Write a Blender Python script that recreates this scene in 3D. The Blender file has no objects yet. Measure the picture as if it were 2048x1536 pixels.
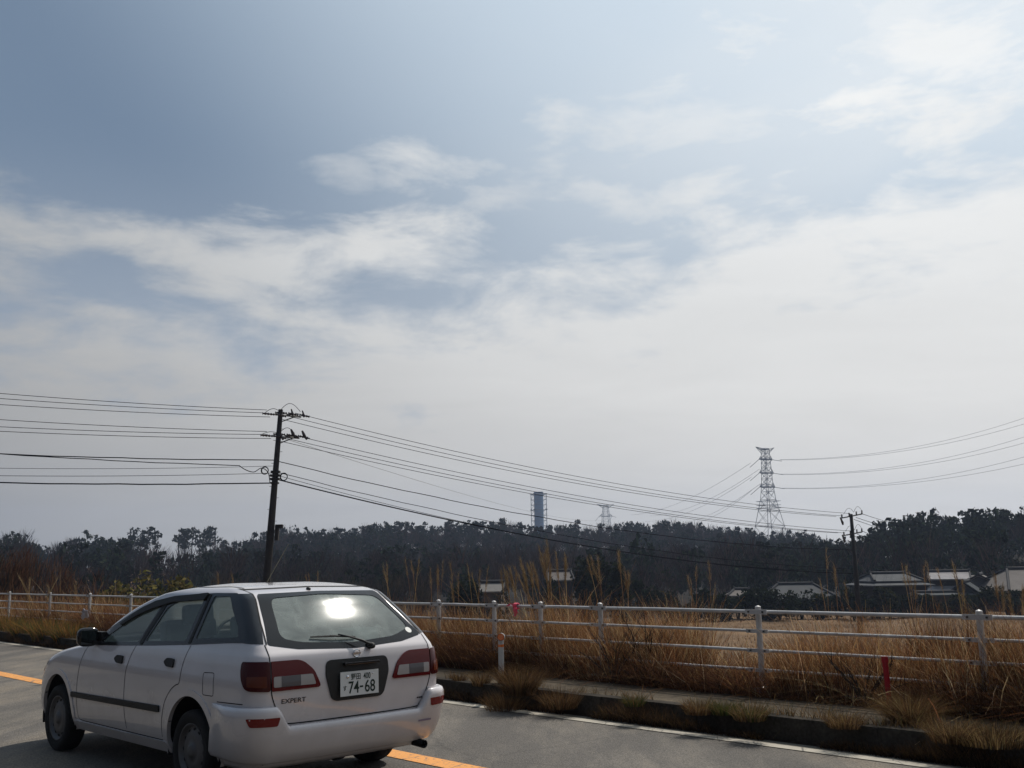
import bpy, bmesh, math, random
import numpy as np
from mathutils import Vector, Matrix
from mathutils.bvhtree import BVHTree
from mathutils.geometry import delaunay_2d_cdt

rng = np.random.default_rng(7)
random.seed(7)
S = bpy.context.scene
COL = S.collection

# ------------------------------------------------------------------ camera
F, PIT, CH, ROL = 2008.9, 0.17996, 1.5333, -0.016855
AR, AC = 0.75546, 0.77349            # heading of the road and of the car
cam_d = bpy.data.cameras.new("camera")
cam = bpy.data.objects.new("camera", cam_d)
COL.objects.link(cam)
cam_d.sensor_width = 36.0
cam_d.lens = F / 2048 * 36
cam_d.clip_start = 0.1
cam_d.clip_end = 6000
_f = Vector((0, math.cos(PIT), math.sin(PIT)))
_r0 = Vector((1, 0, 0)); _u0 = Vector((0, -math.sin(PIT), math.cos(PIT)))
_r = _r0 * math.cos(ROL) + _u0 * math.sin(ROL)
_u = _u0 * math.cos(ROL) - _r0 * math.sin(ROL)
M = Matrix((_r, _u, -_f)).transposed().to_4x4()
M.translation = Vector((0, 0, CH))
cam.matrix_world = M
S.camera = cam

# ------------------------------------------------------------------ light
SUN_AZ, SUN_EL = math.radians(32), math.radians(53.5)
sun_dir = Vector((math.sin(SUN_AZ) * math.cos(SUN_EL), math.cos(SUN_AZ) * math.cos(SUN_EL), math.sin(SUN_EL)))
sd = bpy.data.lights.new("sun", 'SUN')
sd.energy = 4.2
sd.angle = math.radians(0.6)
sd.color = (1.0, 0.94, 0.85)
so = bpy.data.objects.new("sun", sd)
so.rotation_euler = sun_dir.to_track_quat('Z', 'Y').to_euler()
so.location = (0, 0, 60)
COL.objects.link(so)

S.view_settings.view_transform = 'Standard'
S.view_settings.look = 'None'
S.view_settings.gamma = 1
S.view_settings.exposure = 0.0
S.render.engine = 'CYCLES'
S.cycles.volume_bounces = 0
S.cycles.transparent_max_bounces = 12

W = bpy.data.worlds.new("World"); S.world = W; W.use_nodes = True
wt = W.node_tree; wn = wt.nodes; wl = wt.links
wn.clear()
def N(tp, **kw):
    n = wn.new(tp)
    for k, v in kw.items(): setattr(n, k, v)
    return n
def wmath(op, a, b=None, c=None, clamp=False):
    n = N('ShaderNodeMath', operation=op); n.use_clamp = clamp
    for i, v in enumerate((a, b, c)):
        if v is None: continue
        if hasattr(v, 'links') or isinstance(v, bpy.types.NodeSocket): wl.new(v, n.inputs[i])
        else: n.inputs[i].default_value = v
    return n.outputs[0]
def wmix(f, a, b):
    n = N('ShaderNodeMix', data_type='RGBA')
    for s, v in ((n.inputs['Factor'], f), (n.inputs['A'], a), (n.inputs['B'], b)):
        if isinstance(v, bpy.types.NodeSocket): wl.new(v, s)
        elif isinstance(v, (int, float)): s.default_value = v
        else: s.default_value = (*v, 1)
    n.inputs['Factor'].default_value = f if isinstance(f, (int, float)) else 0.5
    return n.outputs['Result']
def smooth(v, a, b):
    n = N('ShaderNodeMapRange', interpolation_type='SMOOTHSTEP')
    wl.new(v, n.inputs['Value'])
    n.inputs['From Min'].default_value = min(a, b); n.inputs['From Max'].default_value = max(a, b)
    if a > b: n.inputs['To Min'].default_value = 1.0; n.inputs['To Max'].default_value = 0.0
    return n.outputs['Result']
out = N('ShaderNodeOutputWorld'); bg = N('ShaderNodeBackground')
wl.new(bg.outputs[0], out.inputs[0])
sky = N('ShaderNodeTexSky', sky_type='NISHITA')
sky.sun_disc = False; sky.sun_elevation = SUN_EL; sky.sun_rotation = SUN_AZ
sky.air_density = 1.0; sky.dust_density = 2.2; sky.ozone_density = 1.6; sky.altitude = 50
tc = N('ShaderNodeTexCoord'); sx = N('ShaderNodeSeparateXYZ'); wl.new(tc.outputs['Generated'], sx.inputs[0])
X, Y, Z = sx.outputs
dsun = N('ShaderNodeVectorMath', operation='DOT_PRODUCT'); wl.new(tc.outputs['Generated'], dsun.inputs[0]); dsun.inputs[1].default_value = (math.sin(.698) * math.cos(.881), math.cos(.698) * math.cos(.881), math.sin(.881))   # the brightest, thinnest part of the cloud deck
ds = dsun.outputs['Value']                                           # cosine of the angle to the sun
az0 = wmath('MULTIPLY', wmath('ARCTAN2', X, Y), 57.2958)             # degrees, 0 = ahead (+Y), right positive
el0 = wmath('MULTIPLY', wmath('ARCSINE', Z), 57.2958)
zz = wmath('ADD', wmath('MAXIMUM', Z, 0.0), 0.13)
cv = N('ShaderNodeCombineXYZ')
wl.new(wmath('DIVIDE', X, zz), cv.inputs[0]); wl.new(wmath('DIVIDE', Y, zz), cv.inputs[1])
def noise(scale, detail, rough, vec, off=(0, 0, 0), dist=0.0, sc=(1, 1, 1)):
    mp = N('ShaderNodeMapping'); mp.inputs['Location'].default_value = off; mp.inputs['Scale'].default_value = sc
    wl.new(vec, mp.inputs['Vector'])
    n = N('ShaderNodeTexNoise'); n.inputs['Scale'].default_value = scale
    n.inputs['Detail'].default_value = detail; n.inputs['Roughness'].default_value = rough
    n.inputs['Distortion'].default_value = dist
    wl.new(mp.outputs[0], n.inputs['Vector'])
    return n.outputs[0]
def cen(v, k): return wmath('MULTIPLY', wmath('SUBTRACT', v, 0.5), k)
GV = tc.outputs['Generated']
w1 = noise(6.0, 3, 0.5, GV, (3.3, 1.1, 7.0)); w2 = noise(6.0, 3, 0.5, GV, (9.2, 4.4, 2.0))
az = wmath('ADD', az0, cen(w1, 11.0)); el = wmath('ADD', el0, cen(w2, 4.5))
n1 = noise(1.3, 9, 0.60, cv.outputs[0], (3.1, 0.4, 0), 0.4, (0.75, 1.2, 1))
n2 = noise(8.0, 9, 0.63, GV, (1.7, 5.2, 0), 0.25, (1, 1, 2.8))
n3 = noise(2.4, 4, 0.5, GV, (8.3, 2.2, 0), 0.3, (1, 1, 2.0))
nn = wmath('ADD', cen(n1, 0.9), cen(n2, 2.9))
def fcurve(val, pts, lo, hi, vmax):
    fc = N('ShaderNodeFloatCurve'); mr = N('ShaderNodeMapRange'); wl.new(val, mr.inputs['Value']); mr.inputs['From Min'].default_value = lo; mr.inputs['From Max'].default_value = hi
    wl.new(mr.outputs[0], fc.inputs['Value']); c = fc.mapping.curves[0]; q = lambda p: ((p[0] - lo) / (hi - lo), p[1] / vmax)
    c.points[0].location = q(pts[0]); c.points[1].location = q(pts[-1])
    for p in pts[1:-1]: c.points.new(*q(p))
    fc.mapping.update(); return wmath('MULTIPLY', fc.outputs[0], vmax)
eb = fcurve(az, [(-180, 10), (-90, 10), (-30, 12.0), (-22, 12.6), (-14, 13.2), (-8, 13.2), (-3, 14.8), (2, 15.8), (8, 16.8), (13, 18.6), (20, 19.4), (28, 20.5), (45, 24), (90, 22), (180, 10)], -180, 180, 60.0)
bank = smooth(wmath('ADD', wmath('SUBTRACT', eb, el), wmath('MULTIPLY', nn, 7.0)), -3.6, 4.2)
def blob(a0, e0, wa, we, amp, nk=2.2):
    q = wmath('ADD', wmath('POWER', wmath('ABSOLUTE', wmath('DIVIDE', wmath('SUBTRACT', az, a0), wa)), 2.0),
              wmath('POWER', wmath('ABSOLUTE', wmath('DIVIDE', wmath('SUBTRACT', el, e0), we)), 2.0))
    v = wmath('ADD', wmath('SUBTRACT', 1.0, q), wmath('MULTIPLY', nn, nk))
    return wmath('MULTIPLY', smooth(v, -0.7, 1.7), amp)
cl = bank
for b in [(-18, 17.2, 15, 2.3, 0.95), (-7.0, 18.0, 5.5, 2.5, 1.0), (-4.8, 22.4, 4.4, 1.5, 0.75), (1.6, 23.8, 3.4, 2.2, 0.72), (-9.5, 21.9, 2.6, 1.0, 0.5),
          (7, 20.6, 6.0, 1.7, 0.7), (-1, 21.0, 3.0, 1.3, 0.6), (11, 24.0, 8, 2.4, 0.65), (22, 28.0, 10, 3.2, 0.65, 3.0), (-30, 18, 8, 2.6, 0.75), (22, 23.2, 8.5, 2.2, 1.0), (11, 21.4, 5, 1.8, 0.8), (28, 26.0, 7, 2.4, .9)]:
    cl = wmath('MAXIMUM', cl, blob(*b))
veil = wmath('MULTIPLY', wmath('MULTIPLY', smooth(az0, -20, 30), smooth(el0, 8, 26)), wmath('ADD', wmath('MULTIPLY', n3, 1.5), -0.35, clamp=True))
cl = wmath('MAXIMUM', cl, wmath('MULTIPLY', veil, 0.8))
# cloud radiance grows towards the sun
lum = fcurve(ds, [(-1, .17), (0, .20), (.25, .31), (.314, .36), (.43, .455), (.54, .575), (.65, .72), (.757, .80), (.85, .89), (1, 1.0)], -1, 1, 1.0)
lit = smooth(el0, 2.0, 17.0)
tint = wmix(lit, (1.04, 1.015, .965), (1.01, 1.015, 1.0))
tex = wmath('MULTIPLY', lum, wmath('ADD', 1.0, cen(n1, 0.22)))
mm = N('ShaderNodeVectorMath', operation='SCALE'); wl.new(tint, mm.inputs[0]); wl.new(tex, mm.inputs['Scale'])
skc = N('ShaderNodeVectorMath', operation='MULTIPLY'); wl.new(sky.outputs[0], skc.inputs[0]); skc.inputs[1].default_value = (0.060, 0.060, 0.062)
milk = wmix(smooth(ds, .56, .92), (.160, .228, .325), (.64, .76, .87))
low = smooth(el0, 24.0, 9.0)
milk = wmix(wmath('MULTIPLY', low, .75), milk, wmix(smooth(ds, .3, .75), (.33, .375, .44), (.54, .60, .66)))
base = wmix(0.95, skc.outputs[0], milk)
fin0 = wmix(wmath('MULTIPLY', cl, 0.96), base, mm.outputs[0])
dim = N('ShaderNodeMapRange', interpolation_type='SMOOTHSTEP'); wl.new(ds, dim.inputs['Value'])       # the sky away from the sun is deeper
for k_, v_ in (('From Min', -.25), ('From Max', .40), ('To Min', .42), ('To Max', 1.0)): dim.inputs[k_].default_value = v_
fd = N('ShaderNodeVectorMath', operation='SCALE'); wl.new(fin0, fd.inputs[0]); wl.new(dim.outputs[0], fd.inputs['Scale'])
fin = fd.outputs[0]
# the colours above are radiances; written as colour / 0.1 with strength 0.1
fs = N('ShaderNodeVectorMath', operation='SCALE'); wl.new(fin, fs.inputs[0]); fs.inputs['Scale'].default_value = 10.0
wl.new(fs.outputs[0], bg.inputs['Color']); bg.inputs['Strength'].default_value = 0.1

# ------------------------------------------------------------------ helpers
def ray(px, py):
    x = (px - 1024) / F; y = (py - 768) / F
    c, s = math.cos(-ROL), math.sin(-ROL); x, y = c * x - s * y, s * x + c * y
    return Vector((x, math.cos(PIT) + y * math.sin(PIT), math.sin(PIT) - y * math.cos(PIT)))
def at(px, py, depth):
    r = ray(px, py); return Vector((0, 0, CH)) + r * (depth / r.y)
RD = Vector((-math.sin(AR), math.cos(AR), 0)); RT = Vector((math.cos(AR), math.sin(AR), 0))
def road(s, t, z=0.0): return RD * s + RT * t + Vector((0, 0, z))
def on_ground(px, py, z=0.0):
    r = ray(px, py); return Vector((0, 0, CH)) + r * ((z - CH) / r.z)
def hz(px): return 1133.5 - 0.01686 * (px - 1024)

def tag(o, label=None, cat=None, group=None, kind=None):
    if label: o['label'] = label
    if cat: o['category'] = cat
    if group: o['group'] = group
    if kind: o['kind'] = kind
    return o
def empty(name, loc=(0, 0, 0), rz=0.0):
    o = bpy.data.objects.new(name, None); COL.objects.link(o)
    o.location = loc; o.rotation_euler = (0, 0, rz); o.empty_display_size = 0.2
    return o
def link(name, me, mat=None, parent=None):
    o = bpy.data.objects.new(name, me); COL.objects.link(o)
    if mat is not None:
        for m in (mat if isinstance(mat, (list, tuple)) else [mat]): me.materials.append(m)
    if parent is not None: o.parent = parent
    return o
def copy_tree(o, parent=None):
    c = o.copy(); COL.objects.link(c); c.parent = parent
    for ch in o.children: copy_tree(ch, c)
    return c
def shade(me, on=True):
    me.polygons.foreach_set('use_smooth', [on] * len(me.polygons))

def quads_mesh(name, V, Q, C=None):
    me = bpy.data.meshes.new(name)
    V = np.ascontiguousarray(V, dtype=np.float32); Q = np.ascontiguousarray(Q, dtype=np.int32)
    me.vertices.add(len(V)); me.vertices.foreach_set('co', V.ravel())
    me.loops.add(Q.size); me.loops.foreach_set('vertex_index', Q.ravel())
    me.polygons.add(len(Q)); k = Q.shape[1]
    me.polygons.foreach_set('loop_start', np.arange(0, Q.size, k, dtype=np.int32))
    me.update(calc_edges=True)
    if C is not None:
        ca = me.color_attributes.new('Col', 'FLOAT_COLOR', 'POINT')
        cc = np.ones((len(V), 4), dtype=np.float32); cc[:, :3] = C
        ca.data.foreach_set('color', cc.ravel())
    return me

class MB:
    """collects boxes, tubes and lathes into one mesh"""
    def __init__(s): s.v = []; s.f = []
    def add(s, v, f):
        b = len(s.v); s.v += [tuple(p) for p in v]; s.f += [tuple(i + b for i in q) for q in f]
    def box(s, c, d, rot=None):
        c = Vector(c); h = Vector(d) / 2
        v = [Vector((x * h.x, y * h.y, z * h.z)) for x in (-1, 1) for y in (-1, 1) for z in (-1, 1)]
        if rot is not None: v = [rot @ p for p in v]
        s.add([p + c for p in v], [(0, 1, 3, 2), (4, 6, 7, 5), (0, 4, 5, 1), (2, 3, 7, 6), (0, 2, 6, 4), (1, 5, 7, 3)])
    def tube(s, pts, r, n=8, cap=True):
        pts = [Vector(p) for p in pts]; m = len(pts)
        rs = r if isinstance(r, (list, tuple)) else [r] * m
        t0 = (pts[1] - pts[0]).normalized()
        up = Vector((0, 0, 1)) if abs(t0.z) < 0.9 else Vector((1, 0, 0))
        a = t0.cross(up).normalized(); V = []
        for i, p in enumerate(pts):
            t = (pts[min(i + 1, m - 1)] - pts[max(i - 1, 0)])
            t = t.normalized() if t.length > 1e-9 else t0
            a = (a - t * a.dot(t)).normalized(); b = t.cross(a)
            V += [p + (a * math.cos(2 * math.pi * k / n) + b * math.sin(2 * math.pi * k / n)) * rs[i] for k in range(n)]
        fs = [(i * n + k, i * n + (k + 1) % n, (i + 1) * n + (k + 1) % n, (i + 1) * n + k) for i in range(m - 1) for k in range(n)]
        if cap: fs += [tuple(range(n))[::-1], tuple((m - 1) * n + k for k in range(n))]
        s.add(V, fs)
    def lathe(s, prof, c, axis='X', n=32):
        # prof: (radius, along)
        c = Vector(c); V = []
        for r, h in prof:
            for k in range(n):
                a = 2 * math.pi * k / n
                d = {'X': Vector((h, r * math.cos(a), r * math.sin(a))), 'Z': Vector((r * math.cos(a), r * math.sin(a), h)),
                     'Y': Vector((r * math.sin(a), h, r * math.cos(a)))}[axis]
                V.append(c + d)
        m = len(prof)
        s.add(V, [(i * n + k, i * n + (k + 1) % n, (i + 1) * n + (k + 1) % n, (i + 1) * n + k) for i in range(m - 1) for k in range(n)])
    def build(s, name, mat, parent=None, smooth_=False, bevel=0):
        me = bpy.data.meshes.new(name); me.from_pydata(s.v, [], s.f)
        bm = bmesh.new(); bm.from_mesh(me); bmesh.ops.recalc_face_normals(bm, faces=bm.faces)
        if bevel: bmesh.ops.bevel(bm, geom=list(bm.edges), offset=bevel, segments=2, affect='EDGES', profile=0.6)
        bm.to_mesh(me); bm.free()
        if smooth_: shade(me)
        return link(name, me, mat, parent)

def build2(name, parts, parent=None):
    """several collectors with a material each, as one mesh"""
    V, Fc, mi = [], [], []
    for i, (m_, mt) in enumerate(parts):
        b = len(V); V += m_.v; Fc += [tuple(k + b for k in f) for f in m_.f]; mi += [i] * len(m_.f)
    me = bpy.data.meshes.new(name); me.from_pydata(V, [], Fc); o = link(name, me, [mt for _, mt in parts], parent)
    me.polygons.foreach_set('material_index', mi); bm = bmesh.new(); bm.from_mesh(me); bmesh.ops.recalc_face_normals(bm, faces=bm.faces); bm.to_mesh(me); bm.free()
    return o
# ------------------------------------------------------------------ materials
def mat(name, color=(.5, .5, .5), rough=0.6, metal=0.0, coat=0.0, spec=0.3, var=0.0, vscale=4.0, bump=0.0, bscale=60.0, trans=0.0, emis=None):
    m = bpy.data.materials.new(name); m.use_nodes = True
    nt = m.node_tree; b = nt.nodes['Principled BSDF']
    b.inputs['Base Color'].default_value = (*color, 1); b.inputs['Roughness'].default_value = rough
    b.inputs['Metallic'].default_value = metal; b.inputs['Coat Weight'].default_value = coat
    b.inputs['Specular IOR Level'].default_value = spec
    b.inputs['Coat Roughness'].default_value = 0.04
    if var > 0 or bump > 0:
        t = nt.nodes.new('ShaderNodeTexCoord')
        if var > 0:
            n = nt.nodes.new('ShaderNodeTexNoise'); n.inputs['Scale'].default_value = vscale; n.inputs['Detail'].default_value = 7
            n.inputs['Roughness'].default_value = 0.65
            nt.links.new(t.outputs['Object'], n.inputs['Vector'])
            mr = nt.nodes.new('ShaderNodeMapRange'); mr.inputs['From Min'].default_value = .3; mr.inputs['From Max'].default_value = .7
            mr.inputs['To Min'].default_value = 1 - var; mr.inputs['To Max'].default_value = 1 + var
            nt.links.new(n.outputs[0], mr.inputs['Value'])
            vm = nt.nodes.new('ShaderNodeVectorMath'); vm.operation = 'SCALE'; vm.inputs[0].default_value = color
            nt.links.new(mr.outputs[0], vm.inputs['Scale']); nt.links.new(vm.outputs[0], b.inputs['Base Color'])
        if bump > 0:
            n = nt.nodes.new('ShaderNodeTexNoise'); n.inputs['Scale'].default_value = bscale; n.inputs['Detail'].default_value = 5
            nt.links.new(t.outputs['Object'], n.inputs['Vector'])
            bp = nt.nodes.new('ShaderNodeBump'); bp.inputs['Strength'].default_value = bump; bp.inputs['Distance'].default_value = 0.02
            nt.links.new(n.outputs[0], bp.inputs['Height']); nt.links.new(bp.outputs[0], b.inputs['Normal'])
    return m
def leaf_mat(name, gain=1.0, transl=0.35, rough=0.7):
    """diffuse + translucent from the point colours"""
    m = bpy.data.materials.new(name); m.use_nodes = True; nt = m.node_tree; nt.nodes.clear()
    o = nt.nodes.new('ShaderNodeOutputMaterial'); a = nt.nodes.new('ShaderNodeAttribute'); a.attribute_name = 'Col'
    vm = nt.nodes.new('ShaderNodeVectorMath'); vm.operation = 'SCALE'; vm.inputs['Scale'].default_value = gain
    nt.links.new(a.outputs['Color'], vm.inputs[0])
    d = nt.nodes.new('ShaderNodeBsdfDiffuse'); t = nt.nodes.new('ShaderNodeBsdfTranslucent'); mx = nt.nodes.new('ShaderNodeMixShader')
    nt.links.new(vm.outputs[0], d.inputs['Color']); nt.links.new(vm.outputs[0], t.inputs['Color'])
    mx.inputs[0].default_value = transl
    nt.links.new(d.outputs[0], mx.inputs[1]); nt.links.new(t.outputs[0], mx.inputs[2]); nt.links.new(mx.outputs[0], o.inputs[0])
    return m
def surf_mat(name, cols, scale, rough=0.9, detail=8, bump=0.3, bscale=80, lohi=(.35, .65), extra=None, grain=.28, stretch=(1, 1, 1), spec=0.3):
    """procedural ground surface: colour ramp over noise plus fine speckle"""
    m = bpy.data.materials.new(name); m.use_nodes = True; nt = m.node_tree; L = nt.links
    b = nt.nodes['Principled BSDF']; b.inputs['Roughness'].default_value = rough; b.inputs['Specular IOR Level'].default_value = spec
    t = nt.nodes.new('ShaderNodeTexCoord'); mp = nt.nodes.new('ShaderNodeMapping'); mp.inputs['Scale'].default_value = stretch
    mp.inputs['Rotation'].default_value = (0, 0, -AR)
    L.new(t.outputs['Object'], mp.inputs[0])
    n = nt.nodes.new('ShaderNodeTexNoise'); n.inputs['Scale'].default_value = scale; n.inputs['Detail'].default_value = detail
    n.inputs['Roughness'].default_value = 0.68
    L.new(mp.outputs[0], n.inputs['Vector'])
    r = nt.nodes.new('ShaderNodeValToRGB'); L.new(n.outputs[0], r.inputs[0])
    e = r.color_ramp.elements
    k = len(cols)
    e[0].position = lohi[0]; e[0].color = (*cols[0], 1); e[1].position = lohi[1]; e[1].color = (*cols[-1], 1)
    for i in range(1, k - 1):
        q = e.new(lohi[0] + (lohi[1] - lohi[0]) * i / (k - 1)); q.color = (*cols[i], 1)
    n2_ = nt.nodes.new('ShaderNodeTexNoise'); n2_.inputs['Scale'].default_value = bscale; n2_.inputs['Detail'].default_value = 4
    L.new(t.outputs['Object'], n2_.inputs['Vector'])
    mr = nt.nodes.new('ShaderNodeMapRange'); mr.inputs['From Min'].default_value = .3; mr.inputs['From Max'].default_value = .7
    mr.inputs['To Min'].default_value = 1 - grain; mr.inputs['To Max'].default_value = 1 + grain; L.new(n2_.outputs[0], mr.inputs['Value'])
    vm = nt.nodes.new('ShaderNodeVectorMath'); vm.operation = 'SCALE'; L.new(r.outputs[0], vm.inputs[0]); L.new(mr.outputs[0], vm.inputs['Scale'])
    L.new(vm.outputs[0], b.inputs['Base Color'])
    bp = nt.nodes.new('ShaderNodeBump'); bp.inputs['Strength'].default_value = bump; bp.inputs['Distance'].default_value = 0.01
    L.new(n2_.outputs[0], bp.inputs['Height']); L.new(bp.outputs[0], b.inputs['Normal'])
    return m

# ------------------------------------------------------------------ terrain
FIELD = -3.6
def pl(tab): a = np.array(tab, dtype=float); return a[:, 0], a[:, 1]
TOPA = pl([(-400, 1064), (0, 1072), (40, 1068), (66, 1086), (98, 1096), (108, 1082), (130, 1075), (200, 1069), (250, 1074), (285, 1074), (318, 1082), (333, 1104),
           (345, 1090), (360, 1084), (440, 1080), (455, 1080), (470, 1076), (500, 1068), (530, 1060), (570, 1054), (600, 1060), (640, 1056), (700, 1051), (740, 1049),
           (800, 1042), (860, 1048), (910, 1041), (950, 1041), (980, 1045), (1000, 1042), (1050, 1047), (1100, 1052), (1140, 1045), (1200, 1049), (1230, 1041),
           (1300, 1045), (1340, 1038), (1400, 1044), (1450, 1050), (1500, 1056), (1520, 1064), (1560, 1062), (1600, 1063), (1640, 1072), (1660, 1080), (1700, 1082),
           (1760, 1082), (2048, 1085), (2600, 1085)])
TOPB = pl([(1600, 1200), (1680, 1150), (1700, 1110), (1715, 1092), (1728, 1078), (1742, 1066), (1760, 1050), (1800, 1042), (1830, 1033), (1860, 1035), (1890, 1026),
           (1905, 1035), (1930, 1034), (1955, 1025), (1970, 1033), (2000, 1028), (2048, 1022), (2300, 1005), (2600, 1010)])
RA = pl([(-400, 260), (300, 280), (460, 320), (1000, 330), (1500, 340), (2600, 340)])
FA = pl([(-400, 120), (0, 120), (300, 140), (460, 190), (1000, 200), (1500, 200), (2600, 200)])
RB, FB = 205.0, 128.0
TH = 9.0
def sstep(x): x = np.clip(x, 0, 1); return x * x * (3 - 2 * x)
def hill_parts(x, y):
    x = np.asarray(x, float); y = np.asarray(y, float)
    r = np.hypot(x, y); yy = np.maximum(y, 0.28 * np.abs(x) + 1e-3)
    px = np.clip(1024 + F * (x / yy) / math.cos(PIT), -400, 2600)
    h = 1133.5 - 0.01686 * (px - 1024)
    Ra = np.interp(px, *RA); Fa = np.interp(px, *FA)
    za = CH + (h - np.interp(px, *TOPA)) / F * Ra - TH
    zb = CH + (h - np.interp(px, *TOPB)) / F * RB - TH * 0.9
    A = (za - FIELD) * sstep((r - Fa) / (Ra - Fa)); B = np.maximum(zb - FIELD, 0) * sstep((r - FB) / (RB - FB))
    back = sstep(1 - np.maximum(-y, 0) / 60.0)
    return px, r, Ra, Fa, A * back, B * back
def terr(x, y):
    x = np.asarray(x, float); y = np.asarray(y, float)
    t = x * RT.x + y * RT.y; s = x * RD.x + y * RD.y
    px, r, Ra, Fa, A, B = hill_parts(x, y)
    e = sstep((t - 10.2) / 9.0)
    base = 0.14 * sstep((t - 7.9) / 0.25) * (1 - e) + e * FIELD - 0.03 * sstep((8 - t) / .3)
    n = 0.12 * np.sin(x * .31 + 1.3) * np.cos(y * .27) + 0.07 * np.sin(x * .9) * np.sin(y * .8 + 2)
    base = base + n * sstep((t - 10.5) / 4)
    return base + np.maximum(A, B)

def build_ground():
    ts = np.concatenate([[-900, -500, -250, -120, -60, -30, -15, -6, -1, 3, 6, 7.6, 7.8, 7.9, 7.98, 8.05, 8.2, 8.5, 8.8],
                         np.arange(9, 24, 0.5), np.arange(24, 60, 2.0), np.arange(60, 420, 5.0), [430, 460, 500, 560, 640, 760, 900, 1150, 1500, 2200, 3000]])
    ss = np.concatenate([[-1500, -900, -600, -400, -250, -150, -90, -50, -30, -18, -10], np.arange(-6, 40, 1.0), np.arange(40, 80, 2.0), np.arange(80, 420, 5.0),
                         [430, 460, 500, 560, 640, 760, 900, 1150, 1500, 2200, 3000]])
    T, Sg = np.meshgrid(ts, ss)
    x = RT.x * T + RD.x * Sg; y = RT.y * T + RD.y * Sg
    z = terr(x, y)
    V = np.stack([x.ravel(), y.ravel(), z.ravel()], 1)
    a, b = T.shape; I = np.arange(a * b).reshape(a, b)
    Q = np.stack([I[:-1, :-1], I[:-1, 1:], I[1:, 1:], I[1:, :-1]], -1).reshape(-1, 4)[:, ::-1]
    px, r, Ra, Fa, A, B = hill_parts(x.ravel(), y.ravel())
    t = T.ravel()
    hillf = np.clip(np.maximum(A, B) / 3.0, 0, 1)[:, None]
    hillf = np.maximum(hillf, ((r > np.where(px < 1460, 100, 122)) & (y.ravel() > 40)).astype(float)[:, None]); clear = ((px > 60) & (px < 430) & (r > 170))[:, None] * hillf
    soil = np.array([.026, .018, .013]); straw = np.array([.12, .075, .04]); wood = np.array([.016, .014, .011]); dry = np.array([.13, .075, .042])
    c = np.where((t < 10.5)[:, None], soil, straw)
    c = c * (1 - hillf) + wood * hillf; c = c * (1 - clear) + dry * clear
    me = quads_mesh('ground', V, Q, c); shade(me)
    m = bpy.data.materials.new('field soil and straw'); m.use_nodes = True; nt = m.node_tree; L = nt.links; b_ = nt.nodes['Principled BSDF']
    b_.inputs['Roughness'].default_value = 0.95; b_.inputs['Specular IOR Level'].default_value = 0.1
    at_ = nt.nodes.new('ShaderNodeAttribute'); at_.attribute_name = 'Col'
    tcn = nt.nodes.new('ShaderNodeTexCoord')
    n1_ = nt.nodes.new('ShaderNodeTexNoise'); n1_.inputs['Scale'].default_value = .16; n1_.inputs['Detail'].default_value = 9; n1_.inputs['Roughness'].default_value = .72
    L.new(tcn.outputs['Object'], n1_.inputs['Vector'])
    mr = nt.nodes.new('ShaderNodeMapRange'); mr.inputs['From Min'].default_value = .32; mr.inputs['From Max'].default_value = .68
    mr.inputs['To Min'].default_value = .5; mr.inputs['To Max'].default_value = 1.5; L.new(n1_.outputs[0], mr.inputs['Value'])
    vm = nt.nodes.new('ShaderNodeVectorMath'); vm.operation = 'SCALE'; L.new(at_.outputs['Color'], vm.inputs[0]); L.new(mr.outputs[0], vm.inputs['Scale'])
    L.new(vm.outputs[0], b_.inputs['Base Color'])
    n2_ = nt.nodes.new('ShaderNodeTexNoise'); n2_.inputs['Scale'].default_value = 3; n2_.inputs['Detail'].default_value = 8
    L.new(tcn.outputs['Object'], n2_.inputs['Vector'])
    bp = nt.nodes.new('ShaderNodeBump'); bp.inputs['Strength'].default_value = .9; bp.inputs['Distance'].default_value = .25
    L.new(n2_.outputs[0], bp.inputs['Height']); L.new(bp.outputs[0], b_.inputs['Normal'])
    o = link('ground', me, m); tag(o, 'dry straw coloured field falling away from the road to wooded hills', 'ground', kind='structure')

def strip(name, t0, t1, z, mat_, s0=-160, s1=320, n=240, jitter=0.0, label=None, cat=None):
    ss = np.linspace(s0, s1, n); V = []; 
    for s in ss:
        j = jitter * (math.sin(s * 3.1) + math.sin(s * 7.7 + 1)) * .5
        V.append(road(s, t0 + j, z)); V.append(road(s, t1 - j * .6, z))
    Q = [(2 * i, 2 * i + 1, 2 * i + 3, 2 * i + 2) for i in range(n - 1)]
    me = quads_mesh(name, np.array([tuple(v) for v in V]), np.array(Q)[:, ::-1])
    o = link(name, me, mat_); tag(o, label, cat, kind='structure'); return o

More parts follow.
